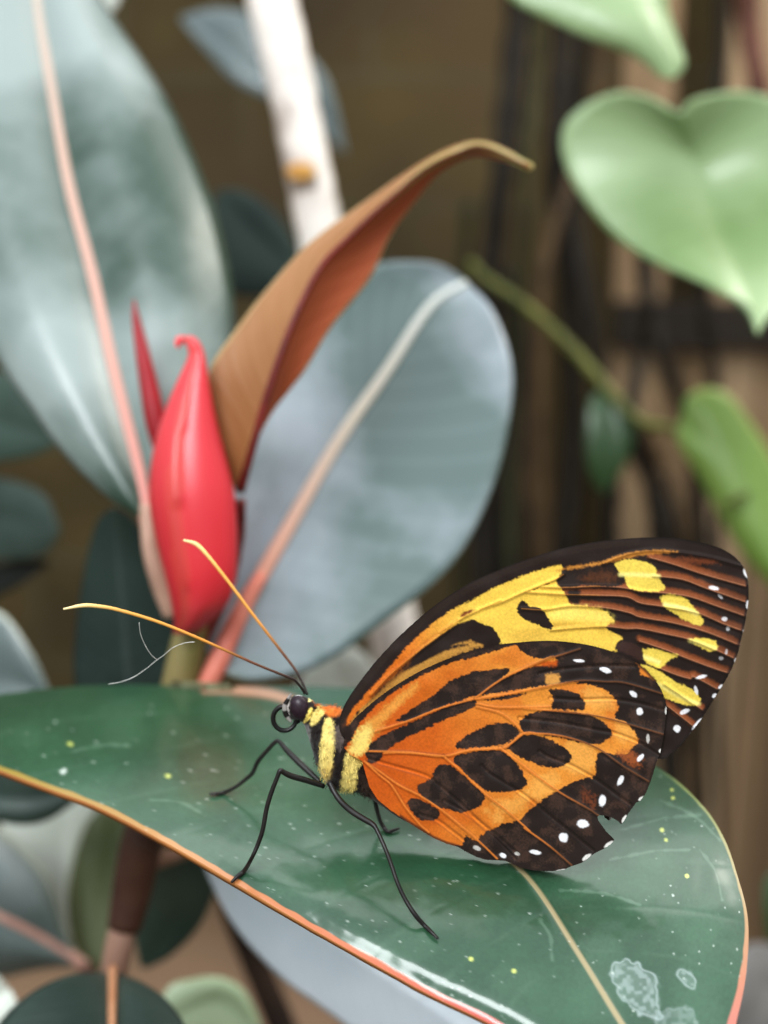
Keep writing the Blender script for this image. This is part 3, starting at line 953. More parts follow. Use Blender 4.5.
#@@B0
# ------------------------------------------------------------------ butterfly
ZM = {'A': (320, 520, 768 / 448), 'B': (320, 620, 768 / 230), 'C': (540, 530, 768 / 228), 'D': (500, 660, 768 / 190),
      'E': (330, 540, 768 / 140), 'F': (430, 560, 768 / 130), 'G': (380, 680, 768 / 150), 'H': (520, 690, 4.8),
      'I': (640, 530, 6.0), 'J': (480, 540, 4.8), 'K': (540, 640, 768 / 220), 'T': (250, 660, 5.12), 'L': (190, 640, 768 / 260),
      'Q': (40, 520, 2.56), 'S': (280, 660, 7.314)}


def Z(k, *pts):
    """frame coordinates of points measured on an enlarged view"""
    x0, y0, s = ZM[k]
    return [(x0 + x / s, y0 + y / s) for x, y in pts]


fly = thing('butterfly', 'orange, yellow and dark brown butterfly standing with closed wings on the large green leaf', 'butterfly',
            at(372.0, 885.0, 1.185))


def sagittal(px, py):
    """depth of the butterfly's own mid plane; the tail end stands a little nearer than the head"""
    return 1.21 - (np.asarray(px, float) - 335) * 1.9e-4 + (np.asarray(py, float) - 750) * .9e-4


FW_OUT = cr(Z('A', (33, 345), (45, 312), (75, 268), (110, 226), (150, 186), (200, 144), (255, 109), (310, 84), (370, 62), (430, 45), (490, 35), (560, 30), (610, 31),
              (650, 38), (685, 48), (710, 62), (725, 79), (733, 100), (735, 125), (733, 150), (728, 180), (722, 205), (716, 230), (706, 255), (695, 275),
              (685, 292), (670, 315), (655, 340), (638, 362), (620, 385), (600, 402), (588, 410), (560, 400), (480, 350), (380, 335), (250, 350), (120, 372), (60, 385), (38, 370)), 5, True)
HW_OUT = np.array(list(cr(Z('A', (40, 385), (50, 352), (80, 321), (120, 290), (170, 260), (230, 234), (290, 217), (340, 210), (390, 207), (440, 211), (480, 219),
                   (520, 233), (550, 250), (575, 275), (588, 298), (594, 320), (592, 345), (588, 375), (583, 400)), 6))
                  + Z('H', (655, 350), (640, 400), (626, 442), (605, 495), (577, 532), (558, 540), (540, 566), (520, 592), (503, 622), (488, 645),
                      (470, 630), (445, 614), (420, 606), (398, 600), (380, 601), (371, 610), (376, 625), (388, 643), (410, 673), (436, 700), (452, 718),
                      (446, 731), (425, 748), (395, 766), (368, 780), (345, 792), (320, 815), (295, 830), (245, 846), (215, 862), (160, 869), (110, 869), (60, 866), (0, 852))
                  + Z('G', (640, 925), (540, 920), (490, 905), (440, 880), (400, 855), (340, 838), (270, 808), (200, 765), (130, 720), (60, 670), (0, 622))
                  + Z('B', (240, 640), (192, 600), (165, 558), (150, 505), (140, 470), (100, 450), (75, 420)))


class Paint:
    def __init__(self, P, base):
        self.P = P
        self.c = np.tile(np.asarray(base, float), (len(P), 1)) if np.ndim(base) == 1 else np.array(base)
        self.jit = vnoise(P, 1.7, 3) * .9 + vnoise(P, 4.5, 5) * .7
        self.fine = vnoise(P, 1.3, 8)

    def lay(self, m, color):
        m = np.clip(m, 0, 1)[:, None]
        self.c += (np.asarray(color) - self.c) * m

    def poly(self, pts, color, soft=.8, jit=1.0, op=1.0, it=1, grow=0):
        s = sdf(self.P, chaikin(pts, it) if it else np.asarray(pts, float), 12) + self.jit * jit - grow
        self.lay(op * sstep(soft, -soft, s), color)

    def line(self, pts, color, w=.7, soft=.6, op=1.0):
        pl = cr(pts, 5)
        d = np.full(len(self.P), 99.0)
        m = np.all((self.P > pl.min(0) - 8) & (self.P < pl.max(0) + 8), axis=1)
        d[m] = seg_dist(self.P[m], pl)
        self.lay(op * sstep(w + soft, w - soft, d), color)

    def dot(self, x, y, rx, ry, color, ang=0, op=1.0):
        dx, dy = self.P[:, 0] - x, self.P[:, 1] - y
        ca, sa = math.cos(ang), math.sin(ang)
        u, v = (dx * ca + dy * sa) / rx, (-dx * sa + dy * ca) / ry
        r = np.sqrt(u * u + v * v) + .12 * self.jit
        self.lay(op * sstep(1.15, .75, r), color)


DARK = lin((44, 32, 27))
DARK2 = lin((58, 42, 36))
ORANGE = lin((205, 104, 28))
ORANGE2 = lin((196, 92, 22))
GOLD = lin((232, 158, 66))
YEL = lin((242, 202, 88))
YEL2 = lin((224, 186, 78))
TAN = lin((206, 148, 74))
RUST = lin((140, 76, 40))
WHITE = lin((236, 234, 236))

# ---- hindwing veins and folds
HV = [
    (Z('B', (165, 438), (300, 442), (410, 455), (500, 435), (610, 428), (640, 410), (680, 378)), 1.0),
    (Z('B', (185, 372), (300, 335), (400, 295), (520, 262)), .9),
    (Z('B', (520, 260), (580, 215), (640, 180), (768, 125)) + Z('J', (360, 560), (480, 522)), .9),
    (Z('B', (520, 264), (640, 245), (768, 220)) + Z('J', (480, 675), (600, 680)) + Z('K', (300, 150), (435, 190)), .8),
    (Z('B', (525, 280), (600, 292), (768, 290)) + Z('D', (100, 195), (250, 208), (400, 228), (550, 268), (660, 300)), .8),
    (Z('B', (525, 290), (600, 310), (650, 345), (680, 378)), .9),
    (Z('B', (610, 428), (640, 410), (680, 378), (720, 378)) + Z('D', (95, 297), (200, 300), (300, 320), (400, 360), (500, 430), (600, 490)), .9),
    (Z('D', (0, 355), (60, 400), (150, 470), (250, 540), (400, 630), (460, 715)), .9),
    (Z('G', (325, 390), (430, 480), (540, 585), (650, 670), (768, 775)) + Z('D', (100, 680), (200, 752), (290, 830)), .9),
    (Z('G', (-78, 418), (0, 470), (100, 540), (200, 590), (300, 655), (400, 735), (500, 820), (600, 915)), .9),
    (Z('G', (-70, 425), (0, 490), (60, 540), (130, 650), (200, 735), (250, 780)), .8),
    (Z('G', (20, 375), (100, 372), (200, 378), (320, 388)), .7),
]
HFOLD = [
    Z('D', (205, 155), (330, 162), (450, 160), (560, 175), (665, 205)),
    Z('D', (80, 235), (250, 255), (400, 285), (455, 295), (560, 335), (640, 385)),
    Z('D', (160, 370), (200, 395), (280, 425), (380, 480), (450, 530), (525, 585)),
    Z('G', (520, 440), (560, 480), (640, 530), (700, 565), (768, 615)) + Z('D', (150, 590), (250, 670), (375, 770)),
    Z('G', (-60, 405), (60, 440), (230, 490), (300, 540), (400, 625), (500, 720), (600, 800), (710, 900)),
    Z('G', (330, 620), (440, 680), (550, 770), (640, 860), (690, 915)),
    Z('G', (200, 690), (290, 720), (360, 770), (430, 825)),
    Z('K', (0, 118), (60, 105), (150, 95), (230, 90), (330, 92)),
]
# ---- forewing veins
FV = [
    Z('C', (215, 112), (300, 80), (400, 70), (560, 90), (690, 125)),
    Z('I', (60, 165), (200, 205), (380, 265), (630, 335)),
    Z('I', (80, 275), (250, 295), (400, 350), (630, 430)),
    Z('J', (300, 226), (420, 228), (560, 222), (680, 228), (768, 245)) + Z('I', (0, 368), (150, 378), (300, 400), (450, 452), (630, 515)),
    Z('J', (215, 250), (300, 255), (420, 262), (560, 265), (700, 272)) + Z('I', (0, 437), (130, 457), (330, 492), (500, 562), (625, 608)),
    Z('J', (200, 330), (310, 335), (430, 318), (600, 325), (720, 350)) + Z('I', (0, 522), (200, 557), (400, 612), (600, 692)),
    Z('J', (340, 432), (480, 420), (600, 415), (700, 425)) + Z('I', (0, 592), (150, 622), (300, 657), (450, 717), (570, 772)),
    Z('I', (0, 667), (150, 717), (300, 777), (450, 832), (545, 862)),
    Z('I', (100, 822), (200, 862), (300, 892)) + Z('C', (520, 495), (600, 537)),
    Z('C', (420, 520), (480, 560), (545, 605)),
    Z('C', (425, 590), (470, 625), (525, 668)),
    Z('J', (0, 332), (100, 300), (200, 255), (360, 190), (400, 165)),
    Z('E', (225, 850), (330, 740), (450, 640), (560, 555), (700, 455)) + Z('F', (60, 430), (180, 350), (260, 310), (420, 240)),
]


def wing_grid(outline, step):
    lo, hi = outline.min(0) - 2, outline.max(0) + 2
    nx, ny = int((hi[0] - lo[0]) / step) + 1, int((hi[1] - lo[1]) / step) + 1
    gx, gy = np.meshgrid(lo[0] + step * np.arange(nx), lo[1] + step * np.arange(ny), indexing='ij')
    P = np.stack([gx.ravel(), gy.ravel()], 1)
    s = sdf(P, outline)
    keep = s.reshape(nx, ny) < step * .55
    q = keep[:-1, :-1] & keep[1:, :-1] & keep[1:, 1:] & keep[:-1, 1:]
    i, j = np.nonzero(q)
    f = np.stack([i * ny + j, i * ny + j + 1, (i + 1) * ny + j + 1, (i + 1) * ny + j], 1)
    used = np.unique(f)
    remap = -np.ones(len(P), int)
    remap[used] = np.arange(len(used))
    P, s = P[used], s[used]
    f = remap[f]
    # only the vertices that lie on the border of the kept cells move onto the outline
    border = np.abs(s) < step * .6
    P[border] = closest(P[border], outline)
    return P, f, s


def vein_field(P, lines, w):
    out = np.zeros(len(P))
    for L in lines:
        pl = cr(L, 4)
        m = np.all((P > pl.min(0) - 4 * w) & (P < pl.max(0) + 4 * w), axis=1)
        if m.any():
            d = seg_dist(P[m], pl)
            out[m] = np.maximum(out[m], np.exp(-(d / w) ** 2))
    return out


def paint_hind(P):
    dist = np.hypot(P[:, 0] - 365, P[:, 1] - 760)
    g = sstep(60, 190, dist + 14 * vnoise(P, 20, 2))
    base = ORANGE2 * (1 - sstep(10, 90, dist))[:, None] + ORANGE * sstep(10, 90, dist)[:, None]
    base = base * (1 - .75 * g[:, None]) + GOLD * (.75 * g[:, None])
    p = Paint(P, base)
    low = sstep(770, 840, P[:, 1]) * (1 - g)
    p.lay(.35 * low, ORANGE)
    p.lay(.4 * sstep(.1, .8, vnoise(P, 16, 6)), ORANGE2)
    # golden tint in the middle of the outer cells
    for q in (Z('D', (290, 290), (380, 330), (390, 440), (300, 470), (240, 430)), Z('D', (455, 240), (530, 260), (555, 320), (470, 330)),
              Z('D', (110, 480), (220, 450), (250, 500), (140, 580)), Z('D', (330, 110), (440, 140), (470, 200), (350, 200)),
              Z('G', (560, 620), (700, 600), (768, 560), (768, 640), (640, 700)), Z('G', (520, 650), (640, 700), (600, 740))):
        p.poly(q, lin((240, 178, 92)), soft=5, jit=3, op=.55)
    # yellow scales at the root, gold streak along the upper cell
    p.poly(Z('B', (105, 420), (130, 370), (165, 330), (240, 270), (330, 200), (330, 225), (250, 300), (195, 370), (165, 432), (120, 452)), lin((226, 160, 74)), soft=4, jit=2, op=.8)
    p.poly(Z('B', (96, 446), (108, 400), (122, 366), (150, 352), (172, 366), (172, 400), (160, 432), (132, 452)), lin((244, 218, 124)), soft=5, jit=3, it=2, op=.92)
    # dark patches
    P_ = lambda *a, **k: p.poly(*a, **k)
    P_(Z('B', (60, 420), (85, 345), (130, 295), (200, 240), (280, 185), (370, 135), (450, 105), (560, 78), (680, 60), (690, 78), (600, 97), (520, 122), (440, 142),
         (380, 166), (300, 206), (230, 252), (170, 302), (128, 350), (105, 400), (80, 430)), DARK)
    P_(Z('J', (150, 480), (300, 480), (420, 482), (520, 492), (640, 520), (740, 580), (768, 620), (768, 700), (600, 682), (480, 678), (470, 640), (380, 620), (365, 598), (375, 575),
         (352, 556), (300, 572), (250, 566), (205, 540), (180, 508)), DARK)
    P_(Z('B', (250, 340), (270, 322), (310, 295), (380, 250), (430, 205), (500, 175), (570, 165), (645, 163), (590, 205), (530, 245), (480, 264), (400, 292), (300, 337)), DARK)
    P_(Z('J', (-60, 745), (60, 690), (130, 655), (230, 612), (330, 595), (420, 565), (500, 530), (560, 600), (560, 682), (480, 678), (350, 692), (200, 712), (60, 738)), DARK, grow=.3)
    p.poly(Z('J', (250, 600), (320, 578), (368, 580), (366, 604), (300, 606)), ORANGE2, soft=2.5, jit=1)
    p.poly(Z('J', (310, 645), (345, 640), (385, 645), (385, 690), (318, 697)), TAN, soft=1.6)
    P_(Z('B', (530, 268), (640, 250), (700, 242), (640, 262), (565, 272)), DARK)
    P_(Z('B', (160, 440), (170, 408), (185, 398), (230, 375), (330, 330), (430, 285), (500, 266), (522, 270), (520, 288), (480, 310), (400, 340), (330, 375), (270, 402), (230, 430), (208, 442), (205, 465), (185, 478), (160, 480), (150, 445)), DARK)
    P_(Z('G', (385, 345), (400, 318), (470, 268), (540, 233), (610, 218), (670, 225), (702, 245), (718, 268), (690, 293), (630, 335), (560, 342), (470, 348), (400, 356)), DARK)
    P_(Z('G', (372, 402), (400, 383), (470, 368), (560, 358), (622, 358), (652, 382), (702, 430), (742, 490), (757, 530), (730, 556), (680, 570), (620, 576), (560, 572), (530, 560), (480, 520), (430, 470), (388, 430)), DARK)
    P_(Z('G', (266, 500), (273, 470), (298, 433), (330, 428), (370, 440), (430, 490), (500, 555), (540, 590), (540, 612), (500, 657), (440, 677), (420, 682), (370, 667), (300, 652), (218, 602), (187, 560), (198, 533), (240, 518)), DARK)
    P_(Z('G', (138, 635), (153, 608), (190, 603), (250, 635), (300, 670), (312, 690), (282, 722), (230, 724), (188, 702), (158, 672)), DARK)
    P_(Z('D', (22, 350), (60, 313), (130, 298), (200, 318), (250, 348), (287, 380), (292, 402), (270, 422), (220, 437), (170, 432), (110, 407), (58, 382)), DARK)
    P_(Z('D', (72, 250), (110, 218), (180, 203), (250, 203), (340, 218), (400, 238), (442, 270), (457, 295), (440, 320), (400, 342), (350, 342), (280, 322), (200, 306), (110, 298), (88, 287)), DARK)
    P_(Z('K', (28, 172), (60, 168), (130, 185), (152, 207), (160, 246), (100, 245), (33, 240), (50, 210)), DARK)
    # outer border
    P_(Z('K', (120, 152), (160, 152), (215, 164), (247, 190), (268, 212), (273, 240), (258, 268), (300, 288), (332, 320), (347, 352), (328, 366))
       + Z('D', (520, 380), (440, 383), (398, 368), (390, 400), (384, 450), (378, 478), (350, 478), (300, 488), (262, 512), (230, 530), (180, 560), (150, 585), (110, 612), (85, 645), (40, 655))
       + Z('G', (700, 733), (640, 728), (600, 752), (545, 775), (510, 800), (495, 830), (440, 790), (432, 812), (418, 850), (380, 850), (380, 905), (620, 960), (768, 990))
       + Z('H', (200, 930), (420, 800), (500, 700), (640, 600), (700, 420), (760, 250), (745, 60), (680, -40), (520, -90), (380, -80)), DARK, jit=1.1)
    p.poly(Z('D', (470, 375), (520, 372), (560, 390), (570, 430), (530, 420)), lin((170, 92, 44)), soft=5, jit=4, op=.7)
    p.poly(Z('D', (330, 520), (370, 540), (390, 600), (350, 580)), lin((140, 76, 44)), soft=5, jit=4, op=.6)
    # brownish bloom inside the dark areas
    dk = 1 - np.clip((p.c.sum(1) - DARK.sum()) / .12, 0, 1)
    p.lay(dk * .38 * sstep(-.1, .8, vnoise(P, 9, 12) + .3 * p.fine), lin((96, 70, 58)))
    p.lay(.8 * sstep(3.5, 1.0, -sdf(P, HW_OUT)) * (P[:, 0] > 400), DARK)
    # veins
    for L, w in HV:
        inner = sstep(170, 240, np.hypot(P[:, 0] - 365, P[:, 1] - 760))
        vc = lin((222, 132, 56)) * (1 - inner)[:, None] + lin((112, 72, 46)) * inner[:, None]
        pl = cr(L, 5)
        m = np.all((P > pl.min(0) - 6) & (P < pl.max(0) + 6), axis=1)
        d = np.full(len(P), 99.)
        d[m] = seg_dist(P[m], pl)
        k = sstep(w + .55, w - .55, d)
        p.c += (vc - p.c) * (k * .85)[:, None]
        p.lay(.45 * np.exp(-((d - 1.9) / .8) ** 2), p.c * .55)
    for L in HFOLD:
        pl = cr(L, 4)
        m = np.all((P > pl.min(0) - 6) & (P < pl.max(0) + 6), axis=1)
        d = np.full(len(P), 99.)
        d[m] = seg_dist(P[m], pl)
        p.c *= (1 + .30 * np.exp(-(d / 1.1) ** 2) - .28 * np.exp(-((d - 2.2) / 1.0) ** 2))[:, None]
    for k, x, y, rx, ry, a in [('D', 428, 42, 30, 13, .3), ('D', 320, 3, 26, 8, .1), ('D', 540, 138, 22, 13, .6), ('D', 565, 208, 17, 18, 0), ('D', 598, 318, 8, 22, 0), ('D', 568, 395, 11, 24, .7),
                            ('D', 487, 487, 13, 28, .5), ('D', 413, 570, 18, 30, .15), ('D', 335, 662, 29, 20, 0), ('D', 258, 718, 23, 24, 0), ('D', 142, 777, 29, 11, .2), ('D', 70, 783, 15, 9, .3),
                            ('D', 12, 790, 19, 12, .4), ('B', 525, 762, 17, 9, .4)]:
        (cx, cy), s = Z(k, (x, y))[0], ZM[k][2]
        big_ = rx * ry > 200
        p.dot(cx, cy, rx / s * .84, ry / s * .84, WHITE if big_ else lin((196, 190, 184)), a)
    for x, y, rx, ry, a in [(672, 205, 5, 17, 0), (650, 368, 9, 9, 0), (638, 425, 6, 15, .1), (572, 560, 14, 7, -.6), (502, 642, 7, 18, .5), (440, 745, 22, 8, -.6), (350, 797, 22, 9, -.6), (250, 852, 24, 6, -.1)]:
        (cx, cy), s = Z('D', (x, y))[0], ZM['D'][2]
        p.dot(cx, cy, rx / s, ry / s, lin((226, 222, 216)), a)
    return p.c * (1 + .13 * p.fine)[:, None]


def paint_fore(P):
    p = Paint(P, DARK)
    # rusty and pale streaks paint light reflected by vein ridges in the outer half
    outer = sstep(520, 590, P[:, 0])
    for L in FV[1:11]:
        pl = cr(L, 5)
        off = pl + np.array([-.4, -2.6])
        m = np.all((P > off.min(0) - 10) & (P < off.max(0) + 10), axis=1)
        d = np.full(len(P), 99.)
        d[m] = seg_dist(P[m], off)
        fade = sstep(748, 690, P[:, 0]) * .5 + .5
        p.lay(outer * fade * .95 * sstep(5.2, 1.0, d + .6 * p.jit), lin((142, 80, 44)))
        d2 = np.full(len(P), 99.)
        d2[m] = seg_dist(P[m], pl)
        p.lay(outer * .75 * sstep(1.3, .2, d2), lin((176, 120, 86)))
        off2 = pl + np.array([.4, 1.8])
        d3 = np.full(len(P), 99.)
        d3[m] = seg_dist(P[m], off2)
        p.lay(outer * .75 * sstep(1.8, .4, d3), lin((34, 22, 18)))
    # orange streak below the costa
    t = sstep(400, 470, P[:, 0] + .25 * (P[:, 1] - 640))
    streak_c = lin((212, 116, 34)) * (1 - t)[:, None] + YEL * t[:, None]
    streak = Z('B', (70, 362), (84, 330)) + Z('E', (140, 905), (180, 865), (300, 728), (440, 566), (560, 458), (680, 376), (768, 326)) + Z('F', (200, 268), (300, 208), (400, 152), (480, 122), (560, 87), (640, 62), (768, 28)) \
        + Z('J', (400, 130), (372, 190), (300, 222), (200, 262), (100, 310), (0, 345)) + Z('F', (250, 350), (180, 382), (110, 428)) \
        + Z('E', (768, 440), (700, 462), (620, 512), (520, 588), (430, 660), (370, 725), (280, 805), (215, 885)) + Z('B', (120, 312), (96, 352))
    p.poly(streak, streak_c, soft=1.2, jit=1.0)
    p.poly(Z('E', (180, 900), (260, 790), (400, 650), (560, 520), (700, 430), (690, 450), (520, 580), (380, 712), (240, 860)), lin((170, 88, 26)), soft=3, jit=1.5, op=.5)
    p.poly(Z('F', (176, 337), (200, 308), (240, 288), (278, 289), (250, 307), (210, 327)), lin((120, 62, 26)), soft=1.5)
    # tan strip above the hindwing
    p.poly(Z('B', (98, 350), (130, 305)) + Z('E', (225, 880), (300, 800), (400, 725), (500, 668), (600, 622), (700, 590), (768, 568)) + Z('F', (100, 508), (200, 478), (255, 478), (320, 505), (250, 530), (150, 565), (0, 630)) + Z('E', (700, 650), (500, 730), (330, 850)) + Z('B', (150, 330), (110, 370)),
           lin((204, 150, 72)), soft=2.2, jit=1.5, op=.9)
    p.poly(Z('E', (215, 880), (320, 770), (470, 640), (560, 590), (480, 660), (360, 760), (250, 870)), lin((120, 72, 30)), soft=4, jit=2, op=.7)
    # yellow field
    field = Z('F', (240, 340), (300, 300), (420, 240)) + Z('J', (200, 258), (300, 222), (372, 192), (374, 214), (400, 240), (414, 270), (430, 308), (520, 318), (600, 335), (640, 380), (640, 396),
              (608, 408), (600, 425), (640, 445), (684, 470), (662, 490), (650, 512), (660, 540), (600, 530), (500, 505), (400, 490), (280, 490), (180, 496), (90, 500), (100, 478), (85, 455), (75, 432), (45, 412), (0, 398)) + Z('F', (290, 372))
    p.poly(field, YEL, soft=1.0, jit=.9)
    for q in (Z('J', (420, 315), (600, 335), (640, 385), (590, 400), (480, 385), (330, 380), (320, 345)),):
        p.poly(q, lin((250, 226, 118)), soft=5, jit=2, op=.7)
    p.poly(Z('J', (340, 392), (480, 398), (600, 402), (600, 428), (480, 428), (340, 430)), lin((206, 164, 70)), soft=3, jit=1.5, op=.75)
    p.poly(Z('J', (110, 470), (200, 420), (300, 430), (330, 470), (200, 490)), lin((222, 178, 76)), soft=4, jit=2, op=.7)
    # dark marks
    p.poly(Z('F', (-90, 600), (-60, 570), (0, 545), (50, 500), (110, 430), (180, 383), (252, 353), (292, 373), (332, 398), (375, 423), (402, 460), (428, 488), (345, 503), (310, 492), (262, 482), (250, 456), (200, 472), (130, 492), (60, 522), (0, 572), (-60, 615)), DARK)
    p.poly(Z('E', (430, 700), (450, 655), (470, 630), (500, 600), (560, 562), (620, 520), (700, 462), (780, 440), (768, 548), (700, 562), (650, 590), (560, 640), (450, 700)), DARK, soft=1.6)
    p.poly(Z('J', (178, 320), (193, 293), (216, 293), (236, 320), (290, 323), (312, 350), (327, 380), (352, 405), (341, 432), (318, 427), (270, 402), (220, 387), (183, 352)), DARK)
    p.poly(Z('J', (366, 192), (420, 158), (500, 138), (600, 118), (642, 108), (672, 140), (702, 170), (692, 212), (640, 227), (500, 217), (440, 227), (400, 232), (373, 216)), DARK)
    p.poly(Z('J', (470, 180), (600, 150), (670, 170), (640, 200), (520, 205)), lin((110, 66, 38)), soft=6, jit=3, op=.6)
    p.poly(Z('J', (415, 240), (480, 232), (480, 310), (432, 300)), DARK, soft=2)
    # distal yellow spots
    for q in (Z('C', (248, 113), (280, 99), (340, 102), (392, 120), (392, 150), (417, 180), (420, 202), (390, 209), (340, 206), (293, 196), (285, 160), (265, 137)),
              Z('C', (403, 225), (430, 214), (480, 224), (512, 250), (527, 275), (553, 305), (546, 322), (500, 311), (450, 281), (413, 251)),
              Z('C', (498, 367), (550, 361), (592, 370), (602, 396), (575, 412), (538, 395)),
              Z('C', (338, 400), (380, 399), (440, 414), (472, 421), (430, 441), (412, 462), (388, 464), (352, 446)),
              Z('C', (330, 448), (375, 462), (410, 480), (442, 502), (502, 532), (542, 560), (536, 592), (500, 592), (440, 572), (395, 570), (400, 520), (370, 480))):
        p.poly(q, lin((232, 204, 92)), soft=1.0, jit=.9)
    for L, op in ((Z('C', (270, 150), (330, 150), (400, 156)), .7), (Z('C', (420, 250), (480, 262), (528, 282)), .8), (Z('C', (505, 372), (590, 398)), .5), (Z('C', (345, 425), (400, 445)), .8),
                  (Z('C', (400, 520), (470, 560), (535, 585)), .6)):
        p.line(L, lin((252, 238, 150)), 2.0, 1.8, op)
    p.poly(Z('C', (255, 382), (300, 375), (345, 398), (350, 445), (300, 420), (262, 405)), lin((66, 44, 38)), soft=1.2)
    # costal thin streak towards the apex
    p.poly(Z('C', (40, 140), (120, 118), (215, 108), (240, 92), (300, 76), (400, 66), (480, 74), (400, 80), (310, 90), (240, 110), (120, 130)), lin((206, 140, 62)), soft=1.6, jit=1, op=.9)
    p.poly(Z('C', (400, 95), (520, 90), (620, 115), (560, 115), (460, 108)), lin((128, 70, 40)), soft=2.5, jit=1.5, op=.8)
    # costal edge: dark, soft brown inside a near-black rim
    e = -sdf(P, FW_OUT)
    cost = (P[:, 1] < 640) | (P[:, 0] < 400)
    p.lay(.9 * sstep(9, 6.5, e + p.jit * .6) * cost * (P[:, 0] < 640), lin((50, 38, 32)))
    p.lay(.55 * sstep(1.8, .6, e) * cost, lin((20, 14, 13)))
    p.lay(.8 * sstep(4, 1.5, e) * (P[:, 0] > 640), lin((34, 24, 20)))
    for L in FV[11:] + FV[3:6]:
        p.line(L, lin((184, 120, 44)), .5, .6, .55 * (P[:, 0] < 600).astype(float))
    # white marks
    for x, y, rx, ry, a, b_ in [(585, 195, 24, 9, .15, 1), (607, 224, 14, 6, .8, .5), (622, 300, 13, 10, 0, .8), (633, 332, 9, 10, .3, .5), (628, 410, 6, 12, .1, .5), (610, 432, 11, 9, 0, .4),
                              (543, 495, 25, 8, -.25, 1), (526, 540, 8, 22, -.3, .9), (487, 612, 22, 10, -.4, .9), (462, 670, 15, 15, -.4, 1),
                              (693, 145, 9, 22, -.3, 1), (700, 252, 8, 17, 0, 1), (690, 345, 8, 13, 0, 1), (660, 440, 8, 10, 0, 1), (608, 528, 13, 7, -.7, .9), (588, 558, 12, 8, -.8, .9),
                              (528, 655, 8, 32, .7, .95), (510, 690, 6, 8, 0, .8), (440, 765, 10, 6, -.5, .8)]:
        (cx, cy), s = Z('C', (x, y))[0], ZM['C'][2]
        p.dot(cx, cy, rx / s * .8, ry / s * .8, WHITE * .95, a, b_)
    return p.c * (1 + .13 * p.fine)[:, None]


def spread(px):
    """half gap between the two wing pairs: open at the body, closed further out"""
    return .004 + .020 * np.exp(-np.maximum(np.asarray(px) - 335, 0) / 60.0)


M_WING = tinted('wing_scales', rough=.62, spec=.25, sheen=.15, trans=.12)
hinge_f, hinge_h = np.array([342., 716.]), np.array([350., 755.])


def wing(name, outline, painter, step, side, extra, veins, folds, hinge, label):
    P, f, s = wing_grid(outline, step)
    rel = .0009 * vein_field(P, veins, 1.7) - .0011 * vein_field(P, folds, 1.9)
    if name == 'forewing':                      # pleats between the outer veins
        rel = rel * 2.4
    rel = rel + .0009 * vnoise(P, 16, 4) + .003 * vnoise(P, 70, 6)
    c = painter(P)
    Q = P.copy()
    if side > 0:                                # far pair: same wings, a touch shorter behind the near pair
        Q = hinge + (P - hinge) * (.985 if name == 'forewing' else .955)
    d = sagittal(Q[:, 0], Q[:, 1]) + side * (spread(Q[:, 0]) + extra) + side * rel
    V = at(Q[:, 0], Q[:, 1], d)
    q = f[0]
    if np.cross(V[q[1]] - V[q[0]], V[q[2]] - V[q[0]]) @ (CAM - V[q[0]]) * -side < 0:
        f = f[:, ::-1]
    return mk(name, V, f, M_WING, fly, colors=c, label=label)


hv = [L for L, _ in HV]
wing('forewing', FW_OUT, paint_fore, .72, -1, .002, FV, [], hinge_f, 'near forewing, dark brown with yellow patches')
wing('hindwing', HW_OUT, paint_hind, .72, -1, .007, hv, HFOLD, hinge_h, 'near hindwing, orange with dark patches and white dots')
wing('forewing', FW_OUT, paint_fore, 2.6, 1, .002, FV, [], hinge_f, 'far forewing')
wing('hindwing', HW_OUT, paint_hind, 2.6, 1, .007, hv, HFOLD, hinge_h, 'far hindwing')

# ---- body: one continuous skin from face to tail
ax = cr([(284, 709, 4), (288, 708, 9), (294, 708, 12.0), (300, 708, 12.6), (306, 711, 11.5), (312, 716, 12.5), (318, 723, 19), (325, 733, 29), (334, 744, 35), (344, 755, 36), (352, 764, 29), (361, 774, 20), (371, 783, 14),
         (384, 793, 12), (410, 808, 14), (450, 824, 13), (486, 834, 8), (500, 838, 2)], 8)
T_ = np.gradient(ax[:, :2], axis=0)
T_ /= np.linalg.norm(T_, axis=1)[:, None]
# lean the slices with the furry bands of the thorax
for i, (x, y, r) in enumerate(ax):
    k = float(sstep(303, 325, x)) * float(1 - sstep(350, 375, x))
    want = np.array([.94, .34])
    T_[i] = T_[i] * (1 - k) + want * k
    T_[i] /= np.linalg.norm(T_[i])
nb = 72
V, PP = [], []
for (x, y, r), t in zip(ax, T_):
    n_ = np.array([t[1], -t[0]])
    flat_ = .98 if x < 310 else .72
    for k in range(nb):
        th = 2 * math.pi * k / nb
        q = np.array([x, y]) + n_ * math.cos(th) * r
        dd = sagittal(x, y) + math.sin(th) * r * flat_ / F * 1.21
        V.append(at(q[0], q[1], dd))
        PP.append(q)
PP = np.array(PP)
V = np.array(V)
m = len(ax)
Fs = [(i * nb + k, i * nb + (k + 1) % nb, (i + 1) * nb + (k + 1) % nb, (i + 1) * nb + k) for i in range(m - 1) for k in range(nb)]
Fs += [tuple(range(nb))[::-1], tuple((m - 1) * nb + k for k in range(nb))]


